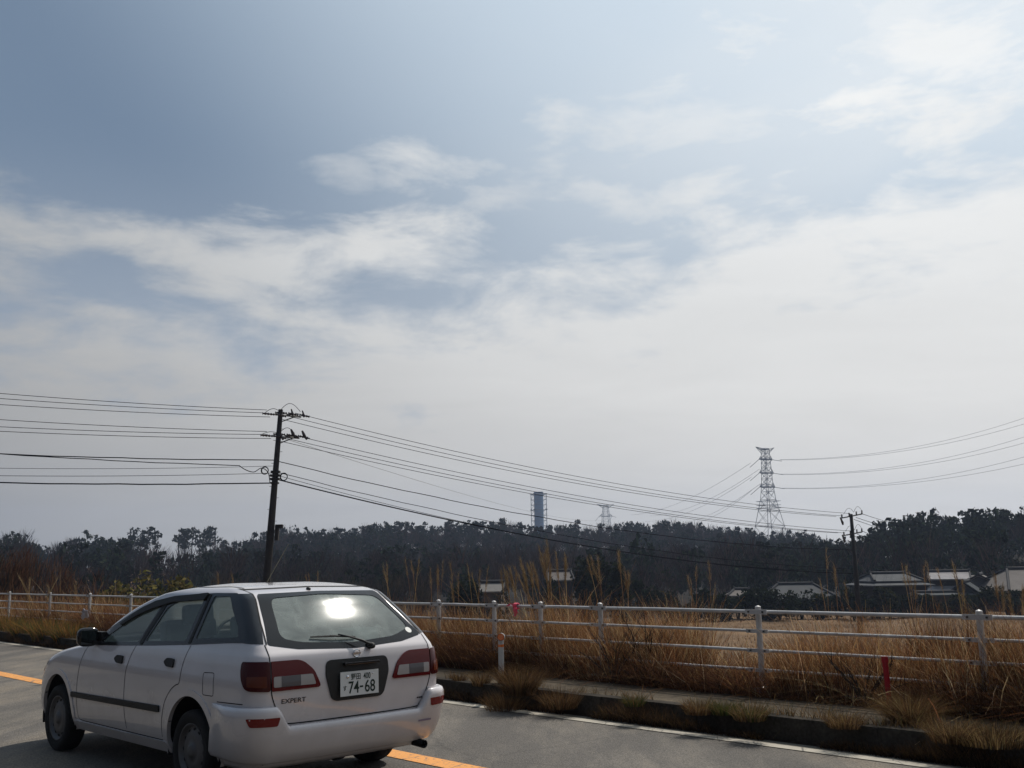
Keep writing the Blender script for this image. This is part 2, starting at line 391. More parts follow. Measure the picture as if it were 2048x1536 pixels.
def paint_mat(name, col, wear=0.42):
    """road paint: worn through to the asphalt in cracks and chips"""
    m = bpy.data.materials.new(name); m.use_nodes = True; nt = m.node_tree; L = nt.links; b = nt.nodes['Principled BSDF']
    b.inputs['Roughness'].default_value = .75
    t = nt.nodes.new('ShaderNodeTexCoord'); n = nt.nodes.new('ShaderNodeTexNoise'); n.inputs['Scale'].default_value = 22; n.inputs['Detail'].default_value = 8
    n.inputs['Roughness'].default_value = .75
    L.new(t.outputs['Object'], n.inputs['Vector'])
    v = nt.nodes.new('ShaderNodeTexVoronoi'); v.feature = 'DISTANCE_TO_EDGE'; v.inputs['Scale'].default_value = 2.3; L.new(t.outputs['Object'], v.inputs['Vector'])
    a = nt.nodes.new('ShaderNodeMapRange'); a.inputs['From Min'].default_value = wear - .03; a.inputs['From Max'].default_value = wear + .03; L.new(n.outputs[0], a.inputs['Value'])
    c = nt.nodes.new('ShaderNodeMapRange'); c.inputs['From Min'].default_value = .004; c.inputs['From Max'].default_value = .012; L.new(v.outputs[0], c.inputs['Value'])
    mu = nt.nodes.new('ShaderNodeMath'); mu.operation = 'MULTIPLY'; L.new(a.outputs[0], mu.inputs[0]); L.new(c.outputs[0], mu.inputs[1])
    mx = nt.nodes.new('ShaderNodeMix'); mx.data_type = 'RGBA'; mx.inputs['A'].default_value = (.09, .08, .07, 1); mx.inputs['B'].default_value = (*col, 1)
    L.new(mu.outputs[0], mx.inputs['Factor']); L.new(mx.outputs['Result'], b.inputs['Base Color'])
    return m

def build_road():
    asphalt = surf_mat('asphalt', [(.078, .070, .062), (.112, .099, .084), (.152, .128, .100)], .9, rough=.85, bump=1.0, bscale=75, stretch=(1, .22, 1), lohi=(.42, .60), spec=.3, grain=.5)
    nt = asphalt.node_tree; L = nt.links; b = nt.nodes['Principled BSDF']; src = b.inputs['Base Color'].links[0].from_socket
    t = nt.nodes.new('ShaderNodeTexCoord'); nz = nt.nodes.new('ShaderNodeTexNoise'); nz.inputs['Scale'].default_value = 2.5; nz.inputs['Detail'].default_value = 5; L.new(t.outputs['Object'], nz.inputs['Vector'])
    mxv = nt.nodes.new('ShaderNodeMix'); mxv.data_type = 'VECTOR'; mxv.inputs['Factor'].default_value = .16; L.new(t.outputs['Object'], mxv.inputs['A']); L.new(nz.outputs['Color'], mxv.inputs['B'])
    vo = nt.nodes.new('ShaderNodeTexVoronoi'); vo.feature = 'DISTANCE_TO_EDGE'; vo.inputs['Scale'].default_value = .42; L.new(mxv.outputs['Result'], vo.inputs['Vector'])
    cr = nt.nodes.new('ShaderNodeMapRange'); cr.inputs['From Min'].default_value = .0015; cr.inputs['From Max'].default_value = .006; cr.inputs['To Min'].default_value = .80; L.new(vo.outputs[0], cr.inputs['Value'])
    big = nt.nodes.new('ShaderNodeTexNoise'); big.inputs['Scale'].default_value = .35; big.inputs['Detail'].default_value = 3; L.new(t.outputs['Object'], big.inputs['Vector'])
    bm_ = nt.nodes.new('ShaderNodeMapRange'); bm_.inputs['From Min'].default_value = .35; bm_.inputs['From Max'].default_value = .65; bm_.inputs['To Min'].default_value = .84; bm_.inputs['To Max'].default_value = 1.14; L.new(big.outputs[0], bm_.inputs['Value'])
    mm_ = nt.nodes.new('ShaderNodeMath'); mm_.operation = 'MULTIPLY'; L.new(cr.outputs[0], mm_.inputs[0]); L.new(bm_.outputs[0], mm_.inputs[1])
    vs = nt.nodes.new('ShaderNodeVectorMath'); vs.operation = 'SCALE'; L.new(src, vs.inputs[0]); L.new(mm_.outputs[0], vs.inputs['Scale']); L.new(vs.outputs[0], b.inputs['Base Color'])
    conc = surf_mat('worn concrete', [(.14, .125, .10), (.20, .18, .15)], 1.6, bump=.4, bscale=60)
    pave = surf_mat('old pavement asphalt', [(.050, .042, .033), (.082, .068, .052), (.112, .092, .068)], 1.3, rough=1.0, spec=.03, bump=.6, bscale=55)
    kerbm = surf_mat('kerb concrete', [(.022, .019, .016), (.055, .048, .040)], 3.0, rough=1.0, spec=.05, bump=.6, bscale=40)
    strip('road', -0.9, 7.72, 0.004, asphalt, label='grey asphalt two lane road', cat='road')
    strip('gutter', 7.722, 7.90, 0.004, conc, label='pale concrete gutter strip beside the white edge line', cat='gutter')
    strip('edge_line', 7.62, 7.755, 0.010, paint_mat('worn white paint', (.32, .29, .235), .33), jitter=.006, label='worn white edge line', cat='road marking')
    strip('centre_line', 5.19, 5.42, 0.009, paint_mat('worn orange paint', (.60, .25, .045), .42), jitter=.008, label='worn orange centre line', cat='road marking')
    strip('pavement', 8.09, 8.98, 0.205, pave, jitter=.02, label='narrow grey pavement behind the kerb', cat='pavement')
    # inner dirt shoulder skirt under the pavement so that its far edge is closed, kerb as bevelled stones
    mb = MB(); n = 0; s = -12.0
    R = Matrix.Rotation(AR, 3, 'Z')
    while s < 62:
        dz = random.uniform(-.006, .006); c = road(s + .3, 8.02 + random.uniform(-.005, .005), .105 + dz)
        mb.box(c, (.145, .598, .21), R); s += .6
    o = mb.build('kerb', kerbm, bevel=.007); tag(o, 'dark concrete kerb stones along the pavement', 'kerb', kind='structure')
build_ground(); build_road()

# ================================================================== the car
def pchip(tab):
    a = np.array(tab, float); x, y = a[:, 0], a[:, 1]; h = np.diff(x); d = np.diff(y) / h
    m = np.zeros(len(x)); m[0], m[-1] = d[0], d[-1]
    for i in range(1, len(x) - 1):
        if d[i - 1] * d[i] > 0:
            w1, w2 = 2 * h[i] + h[i - 1], h[i] + 2 * h[i - 1]; m[i] = (w1 + w2) / (w1 / d[i - 1] + w2 / d[i])
    def f(q):
        q = np.clip(q, x[0], x[-1]); i = np.clip(np.searchsorted(x, q) - 1, 0, len(h) - 1)
        t = (q - x[i]) / h[i]
        return ((1 + 2 * t) * (1 - t) ** 2 * y[i] + t * (1 - t) ** 2 * h[i] * m[i] + t * t * (3 - 2 * t) * y[i + 1] + t * t * (t - 1) * h[i] * m[i + 1])
    return f
WBR, WBF, WR = 0.895, 3.409, 0.30
HZ = .278
f_yr = pchip([(.22, .14), (.30, .09), (.45, .055), (.60, .035), (.75, .03), (.88, .04), (.95, .055), (1.0, .095), (1.05, .145), (1.15, .255), (1.25, .375), (1.34, .485), (1.37, .535), (1.40, .61), (1.43, .74), (1.455, .93), (1.47, 1.12), (1.478, 1.22)])
f_yf = pchip([(.22, 4.10), (.30, 4.20), (.45, 4.24), (.60, 4.22), (.70, 4.17), (.78, 4.06), (.84, 3.86), (.88, 3.62), (.92, 3.30), (.945, 3.05), (.97, 2.97), (1.1, 2.77), (1.2, 2.56), (1.3, 2.27), (1.34, 2.12), (1.38, 1.95), (1.41, 1.78), (1.44, 1.58), (1.465, 1.38), (1.478, 1.25)])
f_w = pchip([(.22, .775), (.27, .80), (.32, .822), (.45, .840), (.60, .846), (.75, .845), (.88, .828), (.95, .806), (1.0, .782), (1.05, .760), (1.15, .715), (1.25, .670), (1.34, .628), (1.38, .605), (1.41, .572), (1.44, .50), (1.46, .38), (1.473, .2), (1.478, .06)])
f_rcr = pchip([(.22, .15), (.6, .14), (.95, .12), (1.05, .09), (1.35, .08), (1.42, .14), (1.478, .04)])
f_rcf = pchip([(.22, .34), (.6, .42), (.80, .46), (.93, .36), (1.0, .14), (1.35, .14), (1.42, .2), (1.478, .04)])
f_bf = pchip([(.22, .16), (.8, .16), (.9, .22), (.97, .24), (1.34, .16), (1.44, .16), (1.478, .02)])
f_br = pchip([(.22, .035), (.95, .035), (1.34, .05), (1.44, .10), (1.478, .02)])
NA, NC, NS = 22, 16, 76
ZW = .72
def outline(z, grow=0.0):
    """half outline (x >= 0) from the rear centre round to the front centre"""
    if z > 1.36: z = 1.36 + (z - 1.36) / ZW
    w = float(f_w(z)) + grow; yr = float(f_yr(z)) - grow; yf = float(f_yf(z)) + grow
    rr = min(float(f_rcr(z)), w * .8); rf = min(float(f_rcf(z)), w * .8, (yf - yr) * .3); bf = float(f_bf(z)); br = float(f_br(z))
    P = []
    for i in range(NA): x = (w - rr) * i / NA; P.append((x, yr + br * (x / w) ** 2))
    y0 = yr + br * ((w - rr) / w) ** 2
    for i in range(NC):
        a = math.pi / 2 * i / NC; P.append((w - rr + rr * math.sin(a), y0 + rr * (1 - math.cos(a)) * 1.05 + br * .2 * (i / NC)))
    ya = y0 + rr * 1.05 + br * .2; yb = yf - bf * ((w - rf) / w) ** 2 - rf * 1.1
    for i in range(NS): P.append((w, ya + (yb - ya) * i / NS))
    for i in range(NC):
        a = math.pi / 2 * i / NC; P.append((w - rf + rf * math.cos(a), yb + rf * 1.1 * math.sin(a)))
    for i in range(NA + 1): x = (w - rf) * (1 - i / NA); P.append((x, yf - bf * (x / w) ** 2))
    R = []
    for x, y in P:
        k = 1 - .045 * max(0, (y - 2.4) / 1.8) ** 2.2 - .02 * max(0, (1.3 - y) / 1.3) ** 2
        R.append((x * k, y))
    return np.array(R)
def car_shell(z0=.22, z1=1.36 + .107 * .72):
    a = np.linspace(z0, .74, 26)[:-1]; b = np.linspace(.74, .99, 46)[:-1]; c = np.linspace(.99, 1.36, 34)[:-1]; d = np.linspace(1.36, z1, 40)
    zs = np.concatenate([a, b, c, d]); rings = []
    for z in zs:
        h = outline(z); full = np.concatenate([h, np.stack([-h[-2:0:-1, 0], h[-2:0:-1, 1]], 1)]); rings.append(np.c_[full, np.full(len(full), z)])
    V = np.concatenate(rings); n = len(rings[0]); m = len(zs)
    i = np.arange(m - 1)[:, None]; k = np.arange(n)[None]
    Q = np.stack([i * n + k, i * n + (k + 1) % n, (i + 1) * n + (k + 1) % n, (i + 1) * n + k], -1).reshape(-1, 4)
    return V, Q, n, m
CV, CQ, Cn, Cm = car_shell()
top = [tuple(range((Cm - 1) * Cn, Cm * Cn))]
BVH = BVHTree.FromPolygons([tuple(v) for v in CV], [tuple(q) for q in CQ] + top)
def m_side(sgn):
    def f(p, off):
        y, z = p; o = Vector((sgn * 2, y, z)); h, n, _, _ = BVH.ray_cast(o, Vector((-sgn, 0, 0)))
        if h is None: return Vector((sgn * .8, y, z)), Vector((sgn, 0, 0))
        if n.x * sgn < 0: n = -n
        return h + n * off, n
    return f
def m_rear(p, off):
    x, z = p; h, n, _, _ = BVH.ray_cast(Vector((x, -1.5, z)), Vector((0, 1, 0)))
    if h is None: return Vector((x, .1, z)), Vector((0, -1, 0))
    if n.y > 0: n = -n
    return h + n * off, n
def m_wrap(sgn, z_grow=0.0, grow=0.0):
    """u = length along the outline from the rear centre"""
    cache = {}
    def pt(u, z):
        k = round(z, 3)
        if k not in cache:
            o = outline(max(.221, min(1.4445, k)), grow); s = np.concatenate([[0], np.cumsum(np.hypot(*np.diff(o, axis=0).T))]); cache[k] = (o, s)
        o, s = cache[k]; return np.array([sgn * np.interp(u, s, o[:, 0]), np.interp(u, s, o[:, 1]), z])
    def f(p, off):
        u, z = p; a = pt(u, z); du = pt(u + .01, z) - pt(u - .01, z) if u > .02 else pt(.02, z) - pt(0, z); dz = pt(u, z + .01) - pt(u, z - .01)
        n = np.cross(du, dz); n /= np.linalg.norm(n) + 1e-9; n = Vector(n)
        if n.dot(Vector((a[0], a[1] - 2, 0))) < 0: n = -n
        return Vector(a) + n * off, n
    return f
def inpoly(p, poly):
    x, y = p; c = False; j = len(poly) - 1
    for i in range(len(poly)):
        xi, yi = poly[i]; xj, yj = poly[j]
        if (yi > y) != (yj > y) and x < (xj - xi) * (y - yi) / (yj - yi) + xi: c = not c
        j = i
    return c
def round_poly(poly, r=.02, n=4):
    out = []; m = len(poly)
    for i in range(m):
        a, b, c = Vector(poly[i - 1]), Vector(poly[i]), Vector(poly[(i + 1) % m])
        rr = poly[i][2] if len(poly[i]) > 2 else r
        a, b, c = a.xy, b.xy, c.xy
        d1 = (a - b); d2 = (c - b); q = min(rr, d1.length * .45, d2.length * .45)
        p0 = b + d1.normalized() * q; p1 = b + d2.normalized() * q
        for k in range(n + 1):
            t = k / n; out.append(tuple(p0 * (1 - t) ** 2 + b * 2 * t * (1 - t) + p1 * t * t))
    return out
def dense(poly, res):
    out = []
    for i in range(len(poly)):
        a, b = Vector(poly[i]), Vector(poly[(i + 1) % len(poly)]); k = max(1, int((b - a).length / res))
        out += [tuple(a.lerp(b, j / k)) for j in range(k)]
    return out
def patch(name, poly, mapper, mat_, parent, off=.002, thick=.008, res=.03, holes=(), label=None):
    loops = [dense(poly, res)] + [dense(h, res) for h in holes]
    vs, es = [], []
    for lp in loops:
        b = len(vs); vs += lp; es += [(b + i, b + (i + 1) % len(lp)) for i in range(len(lp))]
    xs = [p[0] for p in loops[0]]; ys = [p[1] for p in loops[0]]
    inner = [p for p in ((x, y) for x in np.arange(min(xs) + res * .5, max(xs), res) for y in np.arange(min(ys) + res * .5, max(ys), res))
             if inpoly(p, loops[0]) and not any(inpoly(p, h) for h in loops[1:])
             and min((p[0] - q[0]) ** 2 + (p[1] - q[1]) ** 2 for lp in loops for q in lp) > (res * .45) ** 2]
    vo, eo, fo, *_ = delaunay_2d_cdt([Vector(v) for v in vs + inner], es, [], 0, 1e-6)
    fo = [f for f in fo if (lambda c: inpoly(c, loops[0]) and not any(inpoly(c, h) for h in loops[1:]))((sum(vo[i][0] for i in f) / len(f), sum(vo[i][1] for i in f) / len(f)))]
    P = [mapper((v[0], v[1]), off) for v in vo]
    V = [tuple(p) for p, n in P]; Fc = [tuple(f) for f in fo]
    if thick:
        cnt = {}
        for f in Fc:
            for i in range(len(f)):
                e = (f[i], f[(i + 1) % len(f)]); cnt[e] = 1
        bd = [e for e in cnt if (e[1], e[0]) not in cnt]; mp = {}
        for e in bd:
            for i in e:
                if i not in mp: mp[i] = len(V); p, n = P[i]; V.append(tuple(p - n * thick))
        Fc += [(e[1], e[0], mp[e[0]], mp[e[1]]) for e in bd]
    me = bpy.data.meshes.new(name); me.from_pydata(V, [], Fc); me.update()
    bm = bmesh.new(); bm.from_mesh(me); bmesh.ops.recalc_face_normals(bm, faces=bm.faces)
    # orient the skin outwards
    f0 = bm.faces[:] ; 
    if f0:
        f = f0[0]; c = f.calc_center_median()
        i = f.verts[0].index
        if f.normal.dot(P[min(i, len(P) - 1)][1]) < 0: bmesh.ops.reverse_faces(bm, faces=bm.faces)
    bm.to_mesh(me); bm.free(); shade(me)
    try:
        me.set_sharp_from_angle(angle=math.radians(50))
    except Exception: pass
    o = link(name, me, mat_, parent)
    if label: o['label'] = label
    return o
def ribbon_geo(mb, line, mapper, w=.006, off=.0012, res=.025, closed=False):
    pts = [Vector(p) for p in line]
    if closed: pts.append(pts[0])
    d = []
    for a, b in zip(pts[:-1], pts[1:]):
        k = max(1, int((b - a).length / res)); d += [a.lerp(b, j / k) for j in range(k)]
    d.append(pts[-1]); V = []
    for i, p in enumerate(d):
        t = (d[min(i + 1, len(d) - 1)] - d[max(i - 1, 0)]).normalized(); n = Vector((-t.y, t.x)) * w / 2
        V.append(mapper(tuple(p + n), off)[0]); V.append(mapper(tuple(p - n), off)[0])
    mb.add(V, [(2 * i, 2 * i + 1, 2 * i + 3, 2 * i + 2) for i in range(len(d) - 1)])
def catmull(pts, n=6):
    P = [Vector(p) for p in pts]; out = []
    for i in range(len(P) - 1):
        a, b, c, d = P[max(i - 1, 0)], P[i], P[i + 1], P[min(i + 2, len(P) - 1)]
        for k in range(n):
            t = k / n; out.append(tuple(.5 * ((2 * b) + (c - a) * t + (2 * a - 5 * b + 4 * c - d) * t * t + (3 * b - a - 3 * c + d) * t ** 3)))
    out.append(tuple(P[-1])); return out

def glass_mat(name, tint, refl=1.0, rough=.02, pale_veil=0.0, veil_col=(.55, .6, .57)):
    m = bpy.data.materials.new(name); m.use_nodes = True; nt = m.node_tree; nt.nodes.clear(); L = nt.links
    o = nt.nodes.new('ShaderNodeOutputMaterial'); fr = nt.nodes.new('ShaderNodeFresnel'); fr.inputs[0].default_value = 1.55
    tr = nt.nodes.new('ShaderNodeBsdfTransparent'); tr.inputs[0].default_value = (*tint, 1)
    gl = nt.nodes.new('ShaderNodeBsdfGlossy'); gl.inputs['Roughness'].default_value = rough; gl.inputs['Color'].default_value = (.95, .97, .97, 1)
    mu = nt.nodes.new('ShaderNodeMath'); mu.operation = 'MULTIPLY'; mu.inputs[1].default_value = refl; L.new(fr.outputs[0], mu.inputs[0])
    mx = nt.nodes.new('ShaderNodeMixShader'); L.new(mu.outputs[0], mx.inputs[0]); L.new(tr.outputs[0], mx.inputs[1]); L.new(gl.outputs[0], mx.inputs[2])
    last = mx.outputs[0]
    if pale_veil > 0:  # pale diffuse layer: brightness in the panes put in as colour
        d = nt.nodes.new('ShaderNodeBsdfDiffuse'); d.inputs[0].default_value = (*veil_col, 1); m2 = nt.nodes.new('ShaderNodeMixShader')
        tcn = nt.nodes.new('ShaderNodeTexCoord'); n = nt.nodes.new('ShaderNodeTexNoise'); n.inputs['Scale'].default_value = 4.5; n.inputs['Detail'].default_value = 7; n.inputs['Distortion'].default_value = 1.2
        L.new(tcn.outputs['Object'], n.inputs['Vector'])
        r = nt.nodes.new('ShaderNodeMapRange'); r.inputs['From Min'].default_value = .3; r.inputs['From Max'].default_value = .75; r.inputs['To Min'].default_value = pale_veil * .7; r.inputs['To Max'].default_value = pale_veil * 1.5
        L.new(n.outputs[0], r.inputs['Value']); L.new(r.outputs[0], m2.inputs[0]); L.new(last, m2.inputs[1]); L.new(d.outputs[0], m2.inputs[2]); last = m2.outputs[0]
    L.new(last, o.inputs[0]); return m

def text_mesh(txt, size, extrude=.0008, bold=0.0):
    cu = bpy.data.curves.new('t', 'FONT'); cu.body = txt; cu.size = size; cu.extrude = extrude; cu.align_x = 'CENTER'; cu.align_y = 'CENTER'; cu.offset = bold
    o = bpy.data.objects.new('t', cu); COL.objects.link(o); dg = bpy.context.evaluated_depsgraph_get()
    me = bpy.data.meshes.new_from_object(o.evaluated_get(dg)); bpy.data.objects.remove(o); return me
def text_on(parent, name, parts, mapper_frame, mat_):
    """parts: (text, cx, cz, height, width scale); frame: function (x,z) -> point; joined into one mesh"""
    V, Fc = [], []
    for txt, cx, cz, h, ws in parts:
        me = text_mesh(txt, 1.0, 0.0, .012)
        if not len(me.vertices): continue
        co = np.array([tuple(v.co) for v in me.vertices]); lo, hi = co.min(0), co.max(0); k = h / (hi[1] - lo[1] + 1e-9)
        b = len(V)
        for c in co: V.append(tuple(mapper_frame(cx + (c[0] - (lo[0] + hi[0]) / 2) * k * ws, cz + (c[1] - (lo[1] + hi[1]) / 2) * k)))
        Fc += [tuple(i + b for i in p.vertices) for p in me.polygons]; bpy.data.meshes.remove(me)
    me = bpy.data.meshes.new(name); me.from_pydata(V, [], Fc); return link(name, me, mat_, parent)

def build_car():
    root = empty('station_wagon', (-1.119, 7.421, 0.004), AC)
    tag(root, 'white station wagon seen from behind on the near lane', 'car')
    paint = mat('white car paint', (.58, .545, .55), rough=.20, coat=1.0, spec=.5, var=.05, vscale=2.0)
    nt = paint.node_tree; L = nt.links; b = nt.nodes['Principled BSDF']; src = b.inputs['Base Color'].links[0].from_socket     # road film on the lower body
    t = nt.nodes.new('ShaderNodeTexCoord'); sp_ = nt.nodes.new('ShaderNodeSeparateXYZ'); L.new(t.outputs['Object'], sp_.inputs[0]); nz = nt.nodes.new('ShaderNodeTexNoise'); nz.inputs['Scale'].default_value = 5; nz.inputs['Detail'].default_value = 8; L.new(t.outputs['Object'], nz.inputs['Vector'])
    ad = nt.nodes.new('ShaderNodeMath'); ad.operation = 'MULTIPLY_ADD'; ad.inputs[1].default_value = .7; L.new(nz.outputs[0], ad.inputs[0]); L.new(sp_.outputs[2], ad.inputs[2])
    mr = nt.nodes.new('ShaderNodeMapRange'); mr.interpolation_type = 'SMOOTHSTEP'; mr.inputs['From Min'].default_value = .58; mr.inputs['From Max'].default_value = 1.05; mr.inputs['To Min'].default_value = .28; mr.inputs['To Max'].default_value = 0.02; L.new(ad.outputs[0], mr.inputs['Value'])
    mx = nt.nodes.new('ShaderNodeMix'); mx.data_type = 'RGBA'; L.new(mr.outputs[0], mx.inputs['Factor']); L.new(src, mx.inputs['A']); mx.inputs['B'].default_value = (.22, .185, .16, 1); L.new(mx.outputs['Result'], b.inputs['Base Color'])
    ro_ = nt.nodes.new('ShaderNodeMath'); ro_.operation = 'MULTIPLY_ADD'; ro_.inputs[1].default_value = .7; ro_.inputs[2].default_value = .2; L.new(mr.outputs[0], ro_.inputs[0]); L.new(ro_.outputs[0], b.inputs['Roughness'])
    blk = mat('black gloss trim', (.012, .012, .014), rough=.14, spec=.5); blkm = mat('black plastic', (.018, .018, .018), rough=.55, bump=.2, bscale=200)
    rub = mat('tyre rubber', (.018, .017, .017), rough=.85, bump=.4, bscale=90); under = mat('dark underbody', (.012, .011, .011), rough=.9)
    gapm = mat('dark panel gap strip', (.010, .010, .010), rough=.9); cabin = mat('dark grey cabin trim', (.09, .09, .095), rough=.85)  # flat dark ribbons mark the panel joints
    seatm = mat('blue grey seat cloth', (.10, .11, .125), rough=.95, bump=.3, bscale=150)
    red = mat('red lamp lens', (.105, .004, .006), rough=.16, spec=.35); redd = mat('dark red lamp lens', (.050, .003, .004), rough=.16, spec=.35)
    clr = mat('clear lamp lens', (.34, .32, .31), rough=.12, coat=.5); smk = mat('smoked lamp lens', (.10, .095, .10), rough=.12, coat=.5); amb = mat('amber lamp lens', (.10, .018, .006), rough=.12, coat=.5)
    chrome = mat('chrome', (.7, .7, .72), rough=.12, metal=1); rimm = mat('silver steel wheel', (.12, .115, .115), rough=.5, metal=.4, var=.15, vscale=9)
    plate = mat('white number plate', (.62, .63, .62), rough=.35); ink = mat('dark green plate lettering', (.008, .022, .016), rough=.5); badge = mat('grey badge lettering', (.045, .045, .05), rough=.25, metal=.4)

    # ---- window and trim outlines, side view (y, z)
    def band_top(y): return float(np.interp(y, [0.2, .55, 1.0, 1.5, 1.85, 2.1], [1.365, 1.372, 1.368, 1.345, 1.305, 1.25]))
    def belt(y): return float(np.interp(y, [.1, .5, 1.0, 1.6, 2.2, 2.9], [1.050, 1.035, 1.005, .975, .95, .93]))
    band = [(.335, belt(.335)), (.5, belt(.5)), (1.0, belt(1.0)), (1.6, belt(1.6)), (2.2, belt(2.2)), (2.78, .932), (2.80, .95), (2.55, 1.075), (2.3, 1.185), (2.1, 1.258), (1.95, 1.298), (1.78, 1.325),
            (1.5, 1.349), (1.0, 1.371), (.68, 1.372), (.655, 1.35)]
    band = round_poly(band, .012, 3)
    wq = round_poly([(.41, 1.074), (.99, 1.046), (.99, 1.350), (.645, 1.350), (.625, 1.335)], .02)          # rear quarter glass
    wr = round_poly([(1.13, 1.025), (1.78, 1.0), (1.66, 1.255), (1.55, 1.30), (1.12, 1.325)], .03)        # rear door glass
    wf = round_poly([(1.90, .99), (2.56, .965), (2.50, 1.02), (2.28, 1.125), (2.05, 1.205), (1.88, 1.25), (1.79, 1.255)], .025)
    wins = [wq, wr, wf]
    # windscreen and rear glass (x, z)
    rg_out = round_poly([(-.665, 1.028), (-.45, .992), (0, .972), (.45, .992), (.665, 1.028), (.60, 1.18), (.535, 1.345), (.515, 1.362), (0, 1.372), (-.515, 1.362), (-.535, 1.345), (-.60, 1.18)], .02, 3)
    rg_in = round_poly([(-.55, 1.065), (-.4, 1.032), (0, 1.010), (.4, 1.032), (.60, 1.085), (.49, 1.325), (0, 1.352), (-.45, 1.332)], .06, 6)
    ws_out = round_poly([(-.66, .985), (0, .985), (.66, .985), (.54, 1.33), (0, 1.36), (-.54, 1.33)], .04, 4)
    def infl(poly, d):
        c = Vector((sum(p[0] for p in poly) / len(poly), sum(p[1] for p in poly) / len(poly)))
        return [tuple(Vector(p) + (Vector(p) - c).normalized() * d) for p in poly]
    # ---- body shell with openings
    cen = CV[CQ].mean(1); keep = np.ones(len(CQ), bool)
    # face normals to tell sides from ends
    nn_ = np.cross(CV[CQ[:, 1]] - CV[CQ[:, 0]], CV[CQ[:, 3]] - CV[CQ[:, 0]]); nn_ /= np.linalg.norm(nn_, axis=1)[:, None] + 1e-9
    wins2 = [infl(w, .014) for w in wins]; rgi = infl(rg_in, .02); wsi = infl(ws_out, -.01)
    for i in range(len(CQ)):
        x, y, z = cen[i]; n = nn_[i]
        for wy in (WBR, WBF):
            if abs(x) > .5 and (y - wy) ** 2 + (z - WR) ** 2 < .372 ** 2 and z < .72: keep[i] = False
        if z > .9 and abs(n[0]) > .6 and abs(x) > .45 and any(inpoly((y, z), w) for w in wins2): keep[i] = False
        if z > .95 and y < .9 and abs(n[0]) < .6 and inpoly((x, z), rgi): keep[i] = False
        if z > .95 and y > 2.0 and abs(n[0]) < .8 and inpoly((x, z), wsi): keep[i] = False
    me = quads_mesh('body', CV, CQ[keep]); shade(me)
    me2 = bmesh.new(); me2.from_mesh(me); bmesh.ops.holes_fill
    # close the crown of the roof
    me2.verts.ensure_lookup_table(); me2.faces.new([me2.verts[i] for i in top[0]])
    bmesh.ops.recalc_face_normals(me2, faces=me2.faces); me2.to_mesh(me); me2.free(); shade(me)
    body = link('body', me, [paint, cabin], root)
    sol = body.modifiers.new('shell', 'SOLIDIFY'); sol.thickness = .022; sol.offset = -1; sol.material_offset = 1; sol.material_offset_rim = 1; sol.use_rim = True
    # ---- floor pan, wheel wells
    mb = MB(); mb.box((0, 2.1, .30), (1.36, 3.9, .10)); mb.box((0, 2.15, .235), (.5, 3.2, .06)); mb.box((0, .895, .30), (1.2, .10, .10))
    for wy in (WBR, WBF):
        for sg in (-1, 1):
            prof = [(.385, sg * .53), (.385, sg * .815)]
            aa = np.linspace(-.25, math.pi + .25, 26); vv = [(sg * .50, wy + .385 * math.cos(a), WR + .39 * math.sin(a)) for a in aa] + [(sg * .805, wy + .385 * math.cos(a), WR + .39 * math.sin(a)) for a in aa]
            mb.add(vv, [(i, i + 1, 27 + i, 26 + i) for i in range(25)] + [tuple(range(26))])
    mb.build('underbody', under, root)
    # ---- sides
    for sg in (-1, 1):
        ms = m_side(sg)
        patch('window_surround', band, ms, blk, root, off=.0025, thick=.006, res=.04, holes=wins)
        for w in wins: patch('side_window', infl(w, .006), ms, GL, root, off=-.003, thick=0, res=.06)
        # wheel arch lips
        for wy in (WBR, WBF):
            ang = [math.radians(a) for a in np.linspace(-12, 192, 34)]
            outer = [(wy + .405 * math.cos(a), WR + .402 * math.sin(a)) for a in ang]
            innr = [(wy + .352 * math.cos(a), WR + .356 * math.sin(a)) for a in ang[::-1]]
            patch('wheel_arch', outer + innr, ms, paint, root, off=.006, thick=.03, res=.025)
        mwc = m_wrap(sg)
        patch('corner_panel', [(.690, 1.036), (.90, 1.042), (.86, 1.15), (.845, 1.26), (.80, 1.366), (.555, 1.366), (.585, 1.28), (.64, 1.15)], mwc, blk, root, off=.0034, thick=.006, res=.025)
        # rain visors over the doors
        patch('door_visor', round_poly([(1.10, 1.318), (1.60, 1.296), (1.9, 1.242), (2.12, 1.185), (2.34, 1.10), (2.36, 1.118), (2.12, 1.232), (1.9, 1.300), (1.6, 1.340), (1.08, 1.366)], .01, 2), ms, blkm, root, off=.016, thick=.014, res=.04)
        # rub strip
        patch('rub_strip', round_poly([(1.36, .505), (3.06, .490), (3.06, .532), (1.36, .553)], .008, 2), ms, blkm, root, off=.012, thick=.014, res=.05)
        # sill
        patch('sill', round_poly([(1.26, .228), (3.06, .228), (3.04, .30), (1.27, .305)], .01, 2), ms, paint, root, off=.012, thick=.02, res=.05)
        g = MB()
        for ln in ([(2.80, .925), (2.86, .86), (2.93, .70), (2.95, .50), (2.92, .33), (2.84, .31)],
                   [(1.90, .968), (1.95, .85), (1.985, .72), (1.985, .50), (1.95, .33)],
                   [(1.02, 1.00), (1.045, .85), (1.06, .74), (1.12, .715), (1.20, .67), (1.28, .58), (1.325, .45), (1.33, .33)],
                   [(1.33, .308), (2.84, .308)]):
            ribbon_geo(g, catmull(ln, 5), ms, .0065, .0014)
        ribbon_geo(g, round_poly([(.555, .68), (.705, .68), (.715, .83), (.565, .835)], .02), ms, .005, .0014, closed=True)
        ribbon_geo(g, [(.17, .655), (.5, .648)], ms, .006, .0014)
        # crease along the shoulder
        g.build('panel_gaps', gapm, root)
        pm = MB()
